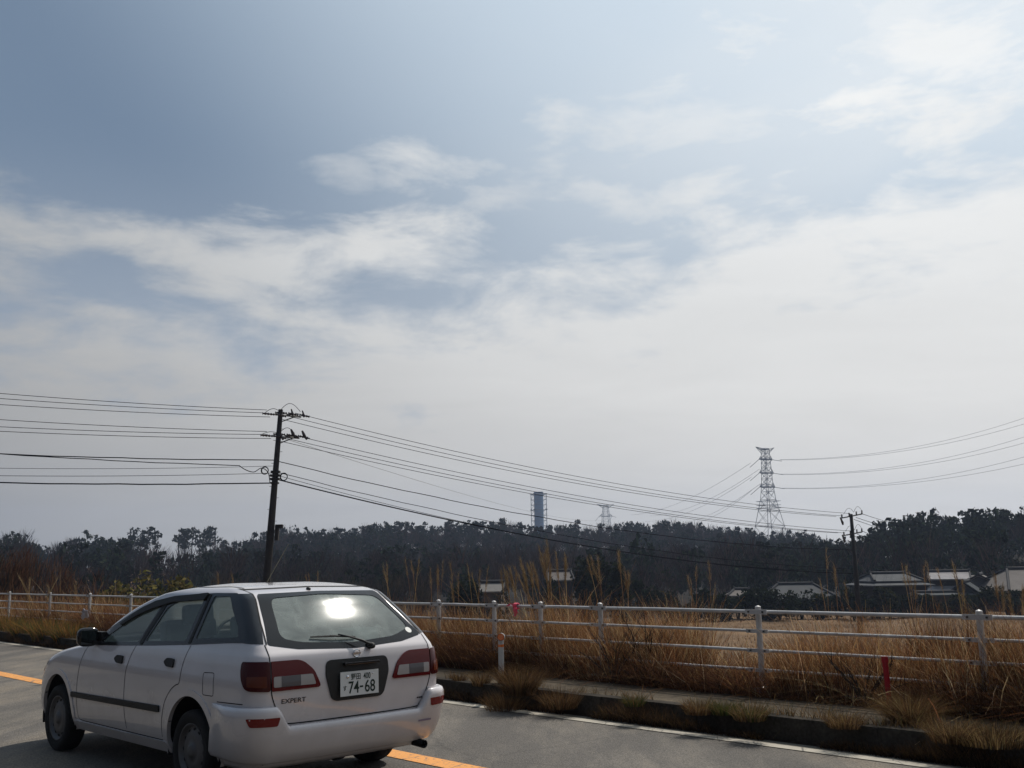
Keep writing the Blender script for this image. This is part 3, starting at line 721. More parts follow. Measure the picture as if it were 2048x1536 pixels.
        # pillars between the panes, slightly raised door frames
        pil = MB(); ribbon_geo(pil, [(1.055, 1.01), (1.055, 1.36)], ms, .035, .006); pil.build('door_pillar', blkm, root); pil = MB(); ribbon_geo(pil, [(1.842, .975), (1.80, 1.09), (1.725, 1.26), (1.70, 1.32)], ms, .06, .006)
        pil.build('door_pillar', blkm, root)
        for hy, hz_ in ((2.13, .845), (1.25, .865)):
            h = patch('door_handle', round_poly([(hy - .075, hz_ - .03), (hy + .03, hz_ - .026), (hy + .085, hz_ + .006), (hy + .04, hz_ + .034), (hy - .07, hz_ + .034)], .02), ms, blkm, root, off=.014, thick=.014, res=.03)
        # mirror
        c = Vector((sg * .885, 2.66, 1.005))
        bm = bmesh.new(); bmesh.ops.create_icosphere(bm, subdivisions=3, radius=1)
        for v in bm.verts:
            p = v.co; q = Vector([math.copysign(abs(k) ** .62, k) for k in p]); v.co = Vector((q.x * .088, q.y * .062 * (1 if q.y > 0 else .35), q.z * .078)) + c
        me = bpy.data.meshes.new('door_mirror'); bm.to_mesh(me); bm.free(); shade(me); mo = link('door_mirror', me, blk, root)
        f = MB(); f.box((sg * .80, 2.67, .955), (.10, .08, .035)); f.box((sg * .775, 2.66, .99), (.05, .16, .11)); f.build('mirror_foot', blkm, mo)
        gm = MB(); gm.box((sg * .885, 2.634, 1.005), (.138, .004, .115)); gm.build('mirror_glass', mat('mirror glass', (.10, .11, .11), rough=.03, metal=1), mo, bevel=.0015)
        # tail lamp: outer half on the body, inner half on the tailgate
        mw = m_wrap(sg)
        oc = lambda pts, r=.02: round_poly(pts, r, 5)
        lo = patch('tail_lamp', oc([(.694, .732), (.87, .742, .06), (.915, .84, .05), (.905, .925, .03), (.694, .925)]), mw, redd, root, off=.010, thick=.014, res=.025)
        patch('indicator_lens', oc([(.72, .758), (.85, .768), (.85, .832), (.72, .832)], .01), mw, amb, lo, off=.0125, thick=.003, res=.03)
        li = patch('tail_lamp', oc([(.305, .735, .03), (.684, .732, .006), (.684, .925, .006), (.45, .925, .06), (.36, .85, .03)]), mw, red, root, off=.010, thick=.014, res=.025)
        patch('reversing_lens', oc([(.35, .757), (.672, .757), (.672, .826), (.375, .826)], .012), mw, clr, li, off=.0125, thick=.003, res=.03)
        patch('smoked_lens', [(.47, .7575), (.615, .7575), (.615, .8255), (.47, .8255)], mw, smk, li, off=.0145, thick=.003, res=.03)
    # ---- tailgate
    patch('rear_window_surround', rg_out, m_rear, mat('ceramic glass border', (.010, .011, .013), rough=.08, spec=.25), root, off=.003, thick=.006, res=.035, holes=[rg_in])
    patch('rear_window', infl(rg_in, .006), m_rear, GLR, root, off=-.001, thick=0, res=.04)
    ws = infl(ws_out, .004)
    def m_front(p, off):
        x, z = p; h, n, _, _ = BVH.ray_cast(Vector((x, 6, z)), Vector((0, -1, 0)))
        if n.y < 0: n = -n
        return h + n * off, n
    patch('windscreen', ws, m_front, GL, root, off=-.003, thick=0, res=.06)
    for sg in (-1, 1):
        lp = patch('headlamp', round_poly([(sg * .42, .60), (sg * .78, .64), (sg * .76, .76), (sg * .45, .72)], .03), m_front, clr, root, off=.006, thick=.012, res=.04)
    patch('grille', round_poly([(-.36, .60), (.36, .60), (.36, .70), (-.36, .70)], .03), m_front, blkm, root, off=.005, thick=.01, res=.04)
    g = MB()
    for sg in (-1, 1):
        mw = m_wrap(sg)
        ribbon_geo(g, catmull([(.28, .508), (.54, .512), (.585, .53), (.635, .60), (.678, .70), (.690, .80), (.690, .93), (.686, 1.03)], 6), mw, .008, .0016)
        seam = [(sg * .672, 1.03), (sg * .63, 1.17), (sg * .56, 1.33), (sg * .535, 1.40)]
        ribbon_geo(g, seam, m_rear, .009, .004)
        # roof ditch
        line = [(sg * .50, 0.78), (sg * .525, 1.2), (sg * .53, 1.6)]
        def m_top(p, off):
            h, n, _, _ = BVH.ray_cast(Vector((p[0], p[1], 3)), Vector((0, 0, -1)))
            return (h + Vector((0, 0, off)), Vector((0, 0, 1))) if h else (Vector((p[0], p[1], 1.45)), Vector((0, 0, 1)))
        ribbon_geo(g, line, m_top, .012, .002)
    ribbon_geo(g, [(-.30, .508), (.30, .508)], m_rear, .008, .0016)
    ribbon_geo(g, [(-.53, 1.395), (0, 1.405), (.53, 1.395)], m_rear, .007, .0016)
    g.build('tailgate_gap', gapm, root)
    # plate recess frame (x, z)
    fr = patch('plate_frame', round_poly([(-.215, .625, .05), (.225, .625, .05), (.275, .80, .02), (.268, .905, .05), (-.262, .905, .05), (-.268, .80, .02)], .04, 6), m_rear, blkm, root, off=.010, thick=.014, res=.035)
    gh = MB(); gh.box((0.02, .012, .872), (.30, .03, .018)); gh.build('tailgate_handle', blk, fr, bevel=.004)
    pz, tilt = .735, math.radians(2)
    def pf(x, z, dy=0.0): return Vector((x, .002 + (z - pz) * math.tan(tilt) + dy, z))
    pm = MB(); 
    pm.add([pf(-.165, pz - .0825, .004), pf(.165, pz - .0825, .004), pf(.165, pz + .0825, .004), pf(-.165, pz + .0825, .004), pf(-.165, pz - .0825, .0), pf(.165, pz - .0825, .0), pf(.165, pz + .0825, .0), pf(-.165, pz + .0825, .0)],
           [(0, 1, 2, 3), (7, 6, 5, 4), (0, 4, 5, 1), (2, 6, 7, 3), (1, 5, 6, 2), (0, 3, 7, 4)])
    po = pm.build('number_plate', plate, root)
    text_on(po, 'plate_lettering', [('野田', -.035, pz + .045, .043, .9), ('400', .062, pz + .045, .042, .72), ('す', -.128, pz - .028, .034, .9), ('74', -.052, pz - .026, .084, .82), ('-', .013, pz - .026, .012, 1.1), ('68', .088, pz - .026, .084, .82)],
            lambda x, z: pf(x, z, -.0015), ink)
    bo = MB(); bo.lathe([(0.0001, -.006), (.010, -.006), (.012, 0)], pf(-.105, pz + .048), 'Y', 14); bo.build('plate_seal', chrome, po, smooth_=True); bo = MB(); bo.lathe([(.0001, -.004), (.005, -.004), (.006, 0)], pf(.112, pz + .058), 'Y', 10)
    bo.build('plate_bolt', chrome, po, smooth_=True)
    # badges
    def on_rear(x, z): return m_rear((x, z), .004)[0]
    text_on(root, 'name_badge', [('EXPERT', -.515, .662, .030, 1.3)], on_rear, badge)
    sb = MB()
    for k, w_ in enumerate((.010, .014, .012, .016, .012)): c, n = m_rear((.565 + k * .018, .575), .003); sb.box(c, (w_, .003, .010))
    build2('small_badge', [(sb, badge)], root)
    em = MB(); c, n = m_rear((0.0, .936), .006)
    em.tube([c + Vector((.028 * math.cos(a), -.002, .026 * math.sin(a))) for a in np.linspace(0, 2 * math.pi, 25)], .0042, 6, cap=False); em.box(c + Vector((0, -.003, 0)), (.066, .006, .011))
    em.build('emblem', chrome, root, smooth_=False)
    # wiper
    wp = MB(); p0, n0 = m_rear((.125, .965), .03); p1, _ = m_rear((-.10, 1.055), .022)
    wp.lathe([(.0001, -.05), (.020, -.045), (.024, -.02), (.026, .02)], p0 + Vector((0, .02, 0)), 'Y', 16)
    wp.tube([p0 + Vector((0, -.02, 0)), p0.lerp(p1, .3) + n0 * .02, p0.lerp(p1, .7) + n0 * .014, p1], [.011, .009, .006, .005], 8)
    q0, _ = m_rear((-.32, 1.057), .010); q1, _ = m_rear((.04, 1.037), .012); qm = p1
    wo = wp.build('rear_wiper', blkm, root, smooth_=True)
    wb = MB(); wb.tube([q0, q0.lerp(q1, .5) + n0 * .012, q1], [.006, .008, .006], 6); wb.build('wiper_blade', blkm, wo)
    ns = MB(); c, n = m_rear((-.06, 1.385), .004); ns.lathe([(.0001, -.022), (.010, -.018), (.014, 0), (.016, .01)], c, 'Y', 12); ns.build('washer_nozzle', blkm, root, smooth_=True)
    st = MB(); c, n = m_rear((.585, 1.055), .005); 
    patch('round_sticker', [(.575 + .028 * math.cos(a), 1.062 + .02 * math.sin(a)) for a in np.linspace(0, 2 * math.pi, 17)[:-1]], m_rear, mat('pale sticker', (.5, .52, .5), rough=.5), root, off=.005, thick=0, res=.02)
    # ---- rear bumper: a lofted skin, its upper edge low under the tailgate and higher at the corners
    us = np.concatenate([np.linspace(0, .53, 23), np.linspace(.545, .67, 12), np.linspace(.69, 1.26, 26)])
    def topz(u): return .502 + .135 * float(sstep((u - .545) / .12))
    V, Q, rows = [], [], None
    prof = [(-.03, -.004), (-.003, .004), (.0, .030), (-.006, .047), (-.03, .060), (-.07, .064), (-.14, .060)]
    for sg in (-1, 1):
        mw = m_wrap(sg); base_i = len(V)
        for u in us:
            tz = topz(u); fade = 1 - .80 * float(sstep((u - .98) / .30)); zb = .262 + .02 * float(sstep((u - .6) / .4))
            pr = [(tz + a, max(b * fade, b if b < .001 else .003)) for a, b in prof]
            z3 = pr[-1][0]
            pr += [(z3 + (zb - z3) * k, (.060 - .02 * k * k) * fade) for k in (.3, .55, .8, .95, 1.0)]; pr += [(zb - .006, .02 * fade), (zb + .01, -.05)]
            for z, o_ in pr:
                zz_ = max(z, .225); p, n = mw((u, zz_), 0.0); nh = Vector((n.x, n.y, 0)).normalized(); p = p + nh * o_; p.z = z; V.append(tuple(p))
        m = len(pr)
        for i in range(len(us) - 1):
            for k in range(m - 1):
                Q.append((base_i + i * m + k, base_i + (i + 1) * m + k, base_i + (i + 1) * m + k + 1, base_i + i * m + k + 1))
    me = quads_mesh('rear_bumper', np.array(V), np.array(Q)); bm = bmesh.new(); bm.from_mesh(me); bmesh.ops.remove_doubles(bm, verts=bm.verts, dist=.0008); bmesh.ops.recalc_face_normals(bm, faces=bm.faces)
    bm.to_mesh(me); bm.free(); shade(me); bump = link('rear_bumper', me, paint, root)
    for sg in (-1, 1):
        mw = m_wrap(sg, grow=0.0)
        patch('reflector', round_poly([(.655, .512), (.80, .516), (.825, .572), (.640, .568)], .012, 4), lambda p, off, mw=mw: (lambda q: (q[0] + Vector((q[1].x, q[1].y, 0)).normalized() * .062 * (1 - .80 * float(sstep((p[0] - .98) / .30))), q[1]))(mw(p, off)), mat('red reflector', (.16, .008, .007), rough=.2, spec=.4), bump, off=.003, thick=.006, res=.03)
    patch('bumper_decal', [(.54, .418), (.665, .418), (.665, .430), (.54, .430)], lambda p, off: (m_rear(p, off)[0] + m_rear(p, 0)[1] * .062, m_rear(p, 0)[1]), mat('faded violet decal', (.22, .18, .25), rough=.6), bump, off=.002, thick=0, res=.02)
    ex = MB(); ex.tube([(.62, .75, .26), (.62, .45, .25), (.615, .20, .245), (.615, .03, .235)], .030, 14, cap=False); ex.tube([(.615, .028, .235), (.615, .20, .245)], .024, 14, cap=False); ex.build('exhaust_pipe', under, root, smooth_=True)
    sp = MB(); sp.lathe([(.0001, -.1), (.10, -.1), (.11, -.06), (.11, .3), (.0001, .3)], (.15, .55, .24), 'Y', 20); sp.build('silencer', under, root, smooth_=True)
    # ---- wheels
    for wy in (WBF, WBR):
        for sg in (-1, 1):
            x = sg * .745; t = MB()
            t.lathe([(.185, -sg * .07), (.215, -sg * .085), (.255, -sg * .088), (.275, -sg * .072), (.282, -sg * .045), (.282, sg * .045), (.275, sg * .072), (.255, sg * .086), (.215, sg * .083), (.187, sg * .066)], (x, wy, HZ), 'X', 48)
            w_ = t.build('wheel', rub, root, smooth_=True)
            r = MB(); r.lathe([(.187, sg * .066), (.190, sg * .074), (.180, sg * .070), (.172, sg * .045), (.160, sg * .040), (.13, sg * .058), (.09, sg * .064), (.055, sg * .060), (.045, sg * .075), (.03, sg * .082), (.0005, sg * .083)], (x, wy, HZ), 'X', 48)
            ro = None
            h = MB()
            for k in range(12):
                a = 2 * math.pi * k / 12; cx = Vector((x + sg * .0635, wy + .143 * math.cos(a), HZ + .143 * math.sin(a)))
                h.lathe([(.0001, sg * .001), (.0135, sg * .001), (.0135, -sg * .012)], cx - Vector((sg * .012, 0, 0)), 'X', 10)
            ro = build2('rim', [(r, rimm), (h, under)], w_); shade(ro.data)
    # ---- cabin
    def cushion(nm, c, d, rx=0, par=None):
        m_ = MB(); m_.box(c, d, Matrix.Rotation(rx, 3, 'X')); return m_.build(nm, seatm, par or root, smooth_=False, bevel=.04)
    for sx in (-.36, .36):
        s_ = cushion('front_seat', (sx, 2.15, .60), (.48, .50, .15)); cushion('backrest', (sx, 1.86, .86), (.46, .13, .58), math.radians(-14), s_); cushion('headrest', (sx, 1.76, 1.19), (.26, .09, .16), math.radians(-10), s_)
    s_ = cushion('rear_seat', (0, 1.30, .60), (1.20, .45, .15)); cushion('backrest', (0, 1.03, .84), (1.22, .13, .46), math.radians(-16), s_)
    cushion('headrest', (-.36, .96, 1.11), (.26, .10, .18), math.radians(-8), s_); cushion('headrest', (.36, .96, 1.11), (.26, .10, .18), math.radians(-8), s_)
    d = MB(); d.box((0, 2.72, .86), (1.40, .40, .16)); d.box((0, .55, .60), (1.2, .75, .05)); d.build('dashboard', cabin, root, bevel=.03)
    sw = MB(); sw.tube([(.36 + .18 * math.cos(a), 2.42 + .06 * math.sin(a), .93 + .17 * math.sin(a)) for a in np.linspace(0, 2 * math.pi, 25)], .014, 8, cap=False); sw.tube([(.19, 2.42, .93), (.53, 2.42, .93)], .014, 6); sw.build('steering_wheel', blkm, root, smooth_=True)
    bg_ = MB(); bg_.box((.30, .48, 1.02), (.34, .22, .13), Matrix.Rotation(.3, 3, 'Z')); tag(bg_.build('cloth_bundle', mat('pale cloth', (.5, .55, .52), rough=.9, bump=.6, bscale=12), None, bevel=.04), 'pale cloth bundle seen inside the rear window of the white wagon', 'cloth bundle').matrix_world = root.matrix_basis.copy()
    return root
GL = glass_mat('green tinted glass', (.90, .96, .92), .9, .015, .17, (.46, .56, .49))  # pale diffuse share paints the lighter look of these panes
GLR = glass_mat('dusty rear glass with painted sheen', (.52, .60, .56), 1.05, .062, .20, (.60, .68, .64))  # dust, plus the hazy sky reflection painted as pale colour
build_car()

# ================================================================== fence, markers, litter
def s_at(px, py, t):
    r = ray(px, py); n = RT; k = t / (n.dot(r)); p = Vector((0, 0, CH)) + r * k
    return p.dot(RD)
FT = 9.2
white_steel = mat('chalky white steel paint', (.46, .45, .44), rough=.42, spec=.5, var=.2, vscale=5, bump=.1, bscale=60)
def add_rust(m, lo=.60, hi=.72, col=(.10, .05, .025), scale=6):
    nt = m.node_tree; L = nt.links; b = nt.nodes['Principled BSDF']; src = b.inputs['Base Color'].links[0].from_socket
    t = nt.nodes.new('ShaderNodeTexCoord'); n = nt.nodes.new('ShaderNodeTexNoise'); n.inputs['Scale'].default_value = scale; n.inputs['Detail'].default_value = 9; n.inputs['Roughness'].default_value = .75; L.new(t.outputs['Object'], n.inputs['Vector'])
    r = nt.nodes.new('ShaderNodeMapRange'); r.inputs['From Min'].default_value = lo; r.inputs['From Max'].default_value = hi; L.new(n.outputs[0], r.inputs['Value'])
    mx = nt.nodes.new('ShaderNodeMix'); mx.data_type = 'RGBA'; L.new(r.outputs[0], mx.inputs['Factor']); L.new(src, mx.inputs['A']); mx.inputs['B'].default_value = (*col, 1); L.new(mx.outputs['Result'], b.inputs['Base Color'])
add_rust(white_steel)
dark_steel = mat('dark galvanised steel', (.05, .05, .05), rough=.5)
def build_fence():
    root = empty('guard_fence', road(6, FT, .1)); inv = road(6, FT, .1)
    tag(root, 'white pipe guard fence with flattened joints standing in dry grass behind the pavement', 'guard fence')
    Rz = Matrix.Rotation(AR, 3, 'Z')
    posts = [s_at(px, 1215, FT) for px in (1957, 1516, 1200, 1081, 988, 877)]
    posts = [posts[0] - 2.26, posts[0] - 4.5, posts[0] - 6.8] + posts
    posts += [posts[-1] + 2.2 * k for k in (1, 2, 3)]
    left = [s_at(px, 1200, FT) for px in (262, 180, 100, 19)]; posts += left + [left[-1] + 3.2, left[-1] + 6.4, left[-1] + 9.6]
    posts = sorted(posts)
    def loc(s, t, z): return road(s, t, z) - inv
    for s in posts:
        tw = random.uniform(-.008, .008); m = MB(); m.tube([loc(s, FT, -.15), loc(s + tw, FT, 1.075)], .030, 14); m.lathe([(.030, 0), (.030, .006), (.022, .012), (.0001, .02)], loc(s, FT, 1.075), 'Z', 14)
        bo = MB()
        for z in (1.03, .835, .64, .445):
            for d in (-.085, .085): bo.box(loc(s + d, FT - .056, z), (.014, .016, .018), Rz)
        build2('post', [(m, white_steel), (bo, dark_steel)], root)
    for z, r in ((1.03, .0195), (.835, .0155), (.64, .0155), (.445, .0155), (.25, .0155)):
        m = MB()
        for a, b in zip(posts[:-1], posts[1:]):
            pts = []; rr = []
            k = max(3, int((b - a) / .8))
            pts = [loc(a + .10, FT - .01, z)] + [loc(a + .10 + (b - a - .20) * j / k, FT - .012 + random.uniform(-.002, .002), z + random.uniform(-.003, .003)) for j in range(1, k)] + [loc(b - .10, FT - .01, z)]
            m.tube(pts, r, 10)
        for s in posts:
            m.box(loc(s, FT - .046, z), (.008, .26, r * 2.5), Rz @ Matrix.Identity(3))
        m.build('rail', white_steel, root, smooth_=False)
    return root
build_fence()
def build_markers():
    p = road(s_at(1002, 1300, 8.16), 8.16, .2)
    r = empty('delineator_post', p); tag(r, 'white delineator post with a round orange reflector at the kerb', 'delineator')
    wp = mat('white plastic post', (.42, .41, .40), rough=.5, var=.2, vscale=8); orr = mat('orange reflector', (.62, .14, .025), rough=.25, coat=.4)
    rr_ = ray(1004, 1272); HT = (rr_ * (8.16 / RT.dot(rr_))).z + CH - .2; m = MB(); m.tube([(0, 0, -.1), (0, 0, HT)], [.032, .032], 16); m.lathe([(.032, HT), (.028, HT + .015), (.0001, HT + .02)], (0, 0, 0), 'Z', 16); m.build('post', wp, r)
    m = MB(); m.lathe([(.0335, HT - .125), (.0335, HT - .095)], (0, 0, 0), 'Z', 16); m.build('orange_band', orr, r)
    v = (Vector((0, 0, 0)) - Vector((p.x, p.y, 0))).normalized(); a = math.atan2(v.x, -v.y)
    m = MB(); m.lathe([(.0001, -.018), (.036, -.018), (.041, -.008), (.041, .012), (.0001, .012)], (0, 0, 0), 'Y', 24); o = m.build('reflector_disc', orr, r); o.location = v * .045 + Vector((0, 0, HT - .01)); o.rotation_euler = (0, 0, a - .2)
    m = MB(); m.lathe([(.046, -.014), (.046, .014), (.040, .014)], (0, 0, 0), 'Y', 24); q = m.build('reflector_rim', wp, o)
    # red post, leaning
    t_ = 8.94; b = road(s_at(1779, 1398, t_), t_, .15); sp_ = s_at(1769, 1313, t_); rr_ = ray(1769, 1313); tp = Vector((0, 0, CH)) + rr_ * (t_ / RT.dot(rr_))
    r = empty('marker_post', b); tag(r, 'short red marker post leaning in the dry grass in front of the fence', 'marker post')
    rm = mat('faded red plastic', (.36, .010, .020), rough=.5, var=.3, vscale=12)
    d = (tp - b); m = MB(); m.tube([d * -.15, d * .5, d], .025, 12); m.build('post', rm, r)
    m = MB(); m.tube([d * .90, d * 1.0], .031, 12); m.build('cap', rm, r)
    # pink ribbon tied on the top rail
    s = s_at(1036, 1209, FT); c = road(s, FT - .03, 1.03)
    m = MB(); Rz = Matrix.Rotation(AR, 3, 'Z')
    def cl(a, b, c_): return Rz @ Vector((b, a, c_))   # a along the rail, b across, c up
    def rib(pts, w=.018):
        V = []
        for i, q in enumerate(pts):
            V += [cl(q[0] - w, q[1], q[2] + (.006 if i % 2 else -.006)), cl(q[0] + w, q[1] - .008, q[2])]
        V2 = [v + cl(0, .003, 0) for v in V]; n = len(pts)
        m.add(V, [(2 * i, 2 * i + 1, 2 * i + 3, 2 * i + 2) for i in range(n - 1)]); m.add(V2, [(2 * i + 2, 2 * i + 3, 2 * i + 1, 2 * i) for i in range(n - 1)])
    for k in range(5):
        m.tube([cl(.012 * (k - 2), .034 * math.cos(a), .034 * math.sin(a)) for a in np.linspace(0, 6.28, 15)], .008, 6, cap=False)
    rib([(0, -.03, -.02), (-.02, -.05, -.06), (-.035, -.045, -.10), (-.02, -.05, -.13)]); rib([(-.01, -.03, -.01), (-.045, -.05, -.03), (-.05, -.05, -.07), (-.07, -.045, -.09)])
    rib([(.02, -.03, .01), (.06, -.045, .03), (.10, -.04, .015), (.13, -.045, -.005)])
    o = m.build('ribbon', mat('pink survey ribbon', (.75, .06, .13), rough=.6)); o.location = c; tag(o, 'pink ribbon knotted round the top rail of the white fence', 'ribbon')
    # clear blue tinted bottle lying at the back of the pavement
    c = on_ground(1526, 1391, .2); bm = MB()
    bm.lathe([(.0001, -.10), (.040, -.10), (.045, -.085), (.045, -.04), (.040, -.03), (.045, -.02), (.045, .05), (.030, .09), (.014, .11), (.014, .13)], (0, 0, 0), 'X', 20)
    o = bm.build('plastic_bottle', mat('bluish clear plastic', (.22, .26, .33), rough=.12, coat=.6), None, smooth_=True); o.location = c + Vector((0, 0, .045)); o.rotation_euler = (0, 0, .5); tag(o, 'bluish clear plastic bottle lying at the inner edge of the pavement', 'bottle')
    cp = MB(); cp.lathe([(.016, .128), (.016, .148), (.0001, .15)], (0, 0, 0), 'X', 12); cp.build('cap', mat('white cap', (.5, .5, .5)), o)
    # white scrap caught in the grass of the left fence
    c = at(170, 1228, 15.2); bm_ = bmesh.new(); bmesh.ops.create_icosphere(bm_, subdivisions=3, radius=.045)
    for v in bm_.verts: v.co += v.co.normalized() * .035 * math.sin(v.co.x * 70) * math.cos(v.co.y * 55 + v.co.z * 60)
    me = bpy.data.meshes.new('plastic_bag'); bm_.to_mesh(me); bm_.free(); o = link('plastic_bag', me, mat('white film', (.26, .25, .27), rough=.4)); o.location = c; o.scale = (1, .5, 1.2); tag(o, 'small crumpled white plastic bag caught in the brown grass at the left fence', 'plastic bag')
build_markers()

# ================================================================== poles and wires
polem = mat('dark weathered pole concrete', (.028, .025, .023), rough=.85, var=.3, vscale=2, bump=.3, bscale=25)
wirem = mat('black cable sheath', (.006, .006, .007), rough=.9, spec=.02); porc = mat('dark porcelain', (.05, .035, .03), rough=.25); armm = mat('crossarm steel', (.07, .07, .07), rough=.5)
def insul(m, p, d, L=.22, r=.045):
    d = Vector(d).normalized(); p = Vector(p)
    pts, rs = [], []
    for k in range(9): pts.append(p + d * L * k / 8); rs.append(r * (.45 if k % 2 else 1.0))
    m.tube(pts, rs, 8)
def build_pole_near():
    D = 48.0; b = at(531, 1180, D); tp = at(561.5, 819, D); b.z = terr([b.x], [b.y])[0] - .3 if True else b.z
    # follow the slight lean of the pole
    tp2 = Vector((tp.x, D, tp.z)); p0 = at(533, 1165, D); lean = (tp2 - p0) / (tp2.z - p0.z); base = p0 + lean * (b.z - p0.z)
    r = empty('utility_pole', base); tag(r, 'tall dark utility pole rising just behind the white wagon', 'utility pole', 'utility poles across the field')
    L = lambda z, dx=0, dy=0: (p0 + lean * (z - p0.z)) + Vector((dx, dy, 0)) - base
    pm_ = MB(); pm_.tube([L(base.z), L(3), L(tp.z)], [.21, .175, .11], 16)
    Z = lambda py: at(555, py, D).z
    # crossarms with strain insulators, pointing right and towards the back
    for py, heavy in ((830, 0), (873, 1)):
        z = Z(py); a = MB(); ax = Vector((.80, .9, .02)); c = L(z)
        a.tube([c + ax * -.32, c + ax * 1.0], .045, 6); a.tube([c + Vector((0, 0, -.35)), c + ax * .75], .03, 6); arm = a.build('crossarm', armm, r)
        for k, (u, dz) in enumerate(((-.25, .0), (.35, .12), (.9, .10))):
            i = MB(); q = c + ax * u + Vector((0, 0, dz)); insul(i, q + Vector((-.05, 0, 0)), (-1, -.45, .05 - .03 * k), .55, .065); insul(i, q + Vector((.05, 0, 0)), (1, .75, -.15), .50, .065); i.build('strain_insulator', porc, arm, smooth_=False)
            if heavy:
                s_ = MB(); q2 = q + Vector((.28, .2, -.02)); s_.tube([q2 + Vector((-.08, 0, .30)), q2 + Vector((0, 0, .12)), q2 + Vector((.16, 0, -.14))], [.045, .075, .05], 8); s_.tube([q2 + Vector((.10, 0, -.02)), q2 + Vector((.30, 0, -.10))], .035, 8); s_.build('switch', porc, arm)
            elif k: 
                s_ = MB(); q2 = q + Vector((.15, .1, 0)); s_.tube([q2 + Vector((0, 0, .22)), q2 + Vector((.10, 0, -.10))], [.03, .065], 8); s_.build('arrester', porc, arm)
        j = MB()
        for (x0, x1, hh) in ((-.10, .95, .42), (-.75, 0, .18)) if not heavy else ((0, .75, .28), (-.8, 0, .10)):
            j.tube([c + Vector((x0 + (x1 - x0) * t, .1, .15 + hh * math.sin(math.pi * t))) for t in np.linspace(0, 1, 13)], .014, 6)
        j.build('jumper_wires', wirem, r)
    # coils, clamps and boxes
    for px, py in ((529.5, 941), (567.5, 953.5)):
        c = at(px, py, D - .25) - base; m = MB()
        for k in range(3): m.tube([c + Vector(((.175 - .012 * k) * math.cos(a), .02 * k, (.185 - .012 * k) * math.sin(a))) for a in np.linspace(0, 2 * math.pi, 29)], .016, 6, cap=False)
        m.build('cable_coil', wirem, r)
    m = MB()
    for py, w, h in ((944, .20, .12), (951, .24, .10), (958, .22, .10), (966, .18, .08)): m.box(L(Z(py)), (w * 2, .32, h))
    m.build('cable_clamps', polem, r)
    m = MB(); m.box(L(Z(1066), .32, -.05), (.16, .30, .70)); m.box(L(Z(1053), .40, -.05), (.34, .3, .18)); m.build('equipment_box', polem, r, bevel=.015)
    m = MB()
    for k in range(12):
        z = 2.2 + k * .55; sg = 1 if k % 2 else -1; m.tube([L(z), L(z, sg * .24)], .012, 5)
    build2('pole', [(pm_, polem), (m, armm)], r)
    m = MB(); g0 = at(577, 1088, D) - base; g1 = at(533, 1166, D - 2) - base; m.tube([g1, g0], .013, 6); m.build('guy_guard', mat('pale yellow guy guard', (.12, .11, .07), rough=.8), r)
    return base, L
PN_base, PN_L = build_pole_near()
def build_pole_mid():
    D = 73.5; base = at(1722, 1272, D); tp = at(1702, 1028, D); r = empty('utility_pole', base)
    tag(r, 'dark utility pole standing in the field with two short crossarms, in front of the hedge', 'utility pole', 'utility poles across the field')
    d = tp - base; L = lambda f, dx=0, dy=0: d * f + Vector((dx, dy, 0))
    m = MB(); m.tube([d * -.05, d * .5, d], [.20, .165, .115], 14); m.build('pole', polem, r, smooth_=True)
    for (x0, y0, x1, y1) in ((1684, 1036, 1724, 1028), (1688, 1071, 1724, 1064)):
        a0 = at(x0, y0, D - .5) - base; a1 = at(x1, y1, D + .5) - base; m = MB(); m.tube([a0, a1], .05, 6); mid = (a0 + a1) / 2; arm = m.build('crossarm', armm, r)
        for k, t in enumerate((0, .36, .72, 1.0)):
            q = a0.lerp(a1, t); i = MB(); insul(i, q, (0, 0, 1), .26, .07)
            if k == 0: i.tube([q + Vector((-.12, 0, .05)), q + Vector((.02, 0, -.35)), q + Vector((.03, 0, -.5))], [.05, .09, .05], 6)
            i.build('insulator', porc, arm)
        j = MB()
        for t0, t1 in ((.1, .6), (.6, 1.0)):
            j.tube([a0.lerp(a1, t0 + (t1 - t0) * k) + Vector((0, 0, .25 + .35 * math.sin(math.pi * k))) for k in np.linspace(0, 1, 9)], .012, 5)
        j.build('jumper_wires', wirem, r)
build_pole_mid()
def build_pole_far():
    D = 112; base = at(2030, 1205, D); tp = at(2027, 1137, D); r = empty('utility_pole', base); tag(r, 'small dark pole in front of the big hipped roof at the right edge', 'utility pole', 'utility poles across the field')
    d = tp - base; m = MB(); m.tube([d * -.6, d], [.20, .15], 10); m.build('pole', polem, r); m = MB(); m.box(d * .55 + Vector((-.2, -.2, 0)), (.3, .3, .9)); m.build('equipment_box', polem, r)
build_pole_far()
def wire(p0, p1, sag, r, label, group='overhead wires', n=28, m_=None, wob=0.0, name='overhead_wire'):
    m = MB(); pts = []
    for k in range(n + 1):
        t = k / n; q = p0.lerp(p1, t); q.z -= sag * 4 * t * (1 - t); q.z += wob * math.sin(t * 57) * math.sin(t * 23); pts.append(q)
    m.tube(pts, r, 5); o = m.build(name, m_ or wirem, None); tag(o, label, 'wire', group); return o
D1, D2 = 48.0, 73.5
ords = ['uppermost', 'second', 'third', 'fourth', 'fifth', 'sixth', 'seventh', 'eighth', 'ninth', 'tenth', 'eleventh']
def left_end(y0, x1, y1): return at(-900, y0 - (y1 - y0) / x1 * 900 * 1.05, 38.0)
LW = [(773, 534, 820, .014, 1), (783, 534, 826, .014, 1), (795, 540, 834, .014, 1), (825, 534, 863, .014, 1), (839, 536, 869, .014, 1), (848, 542, 877, .014, 1),
      (893, 548, 920, .024, 0), (897, 524, 940, .020, 0), (921, 546, 932, .010, 0), (936, 548, 946, .012, 0), (950, 540, 966, .030, 0)]
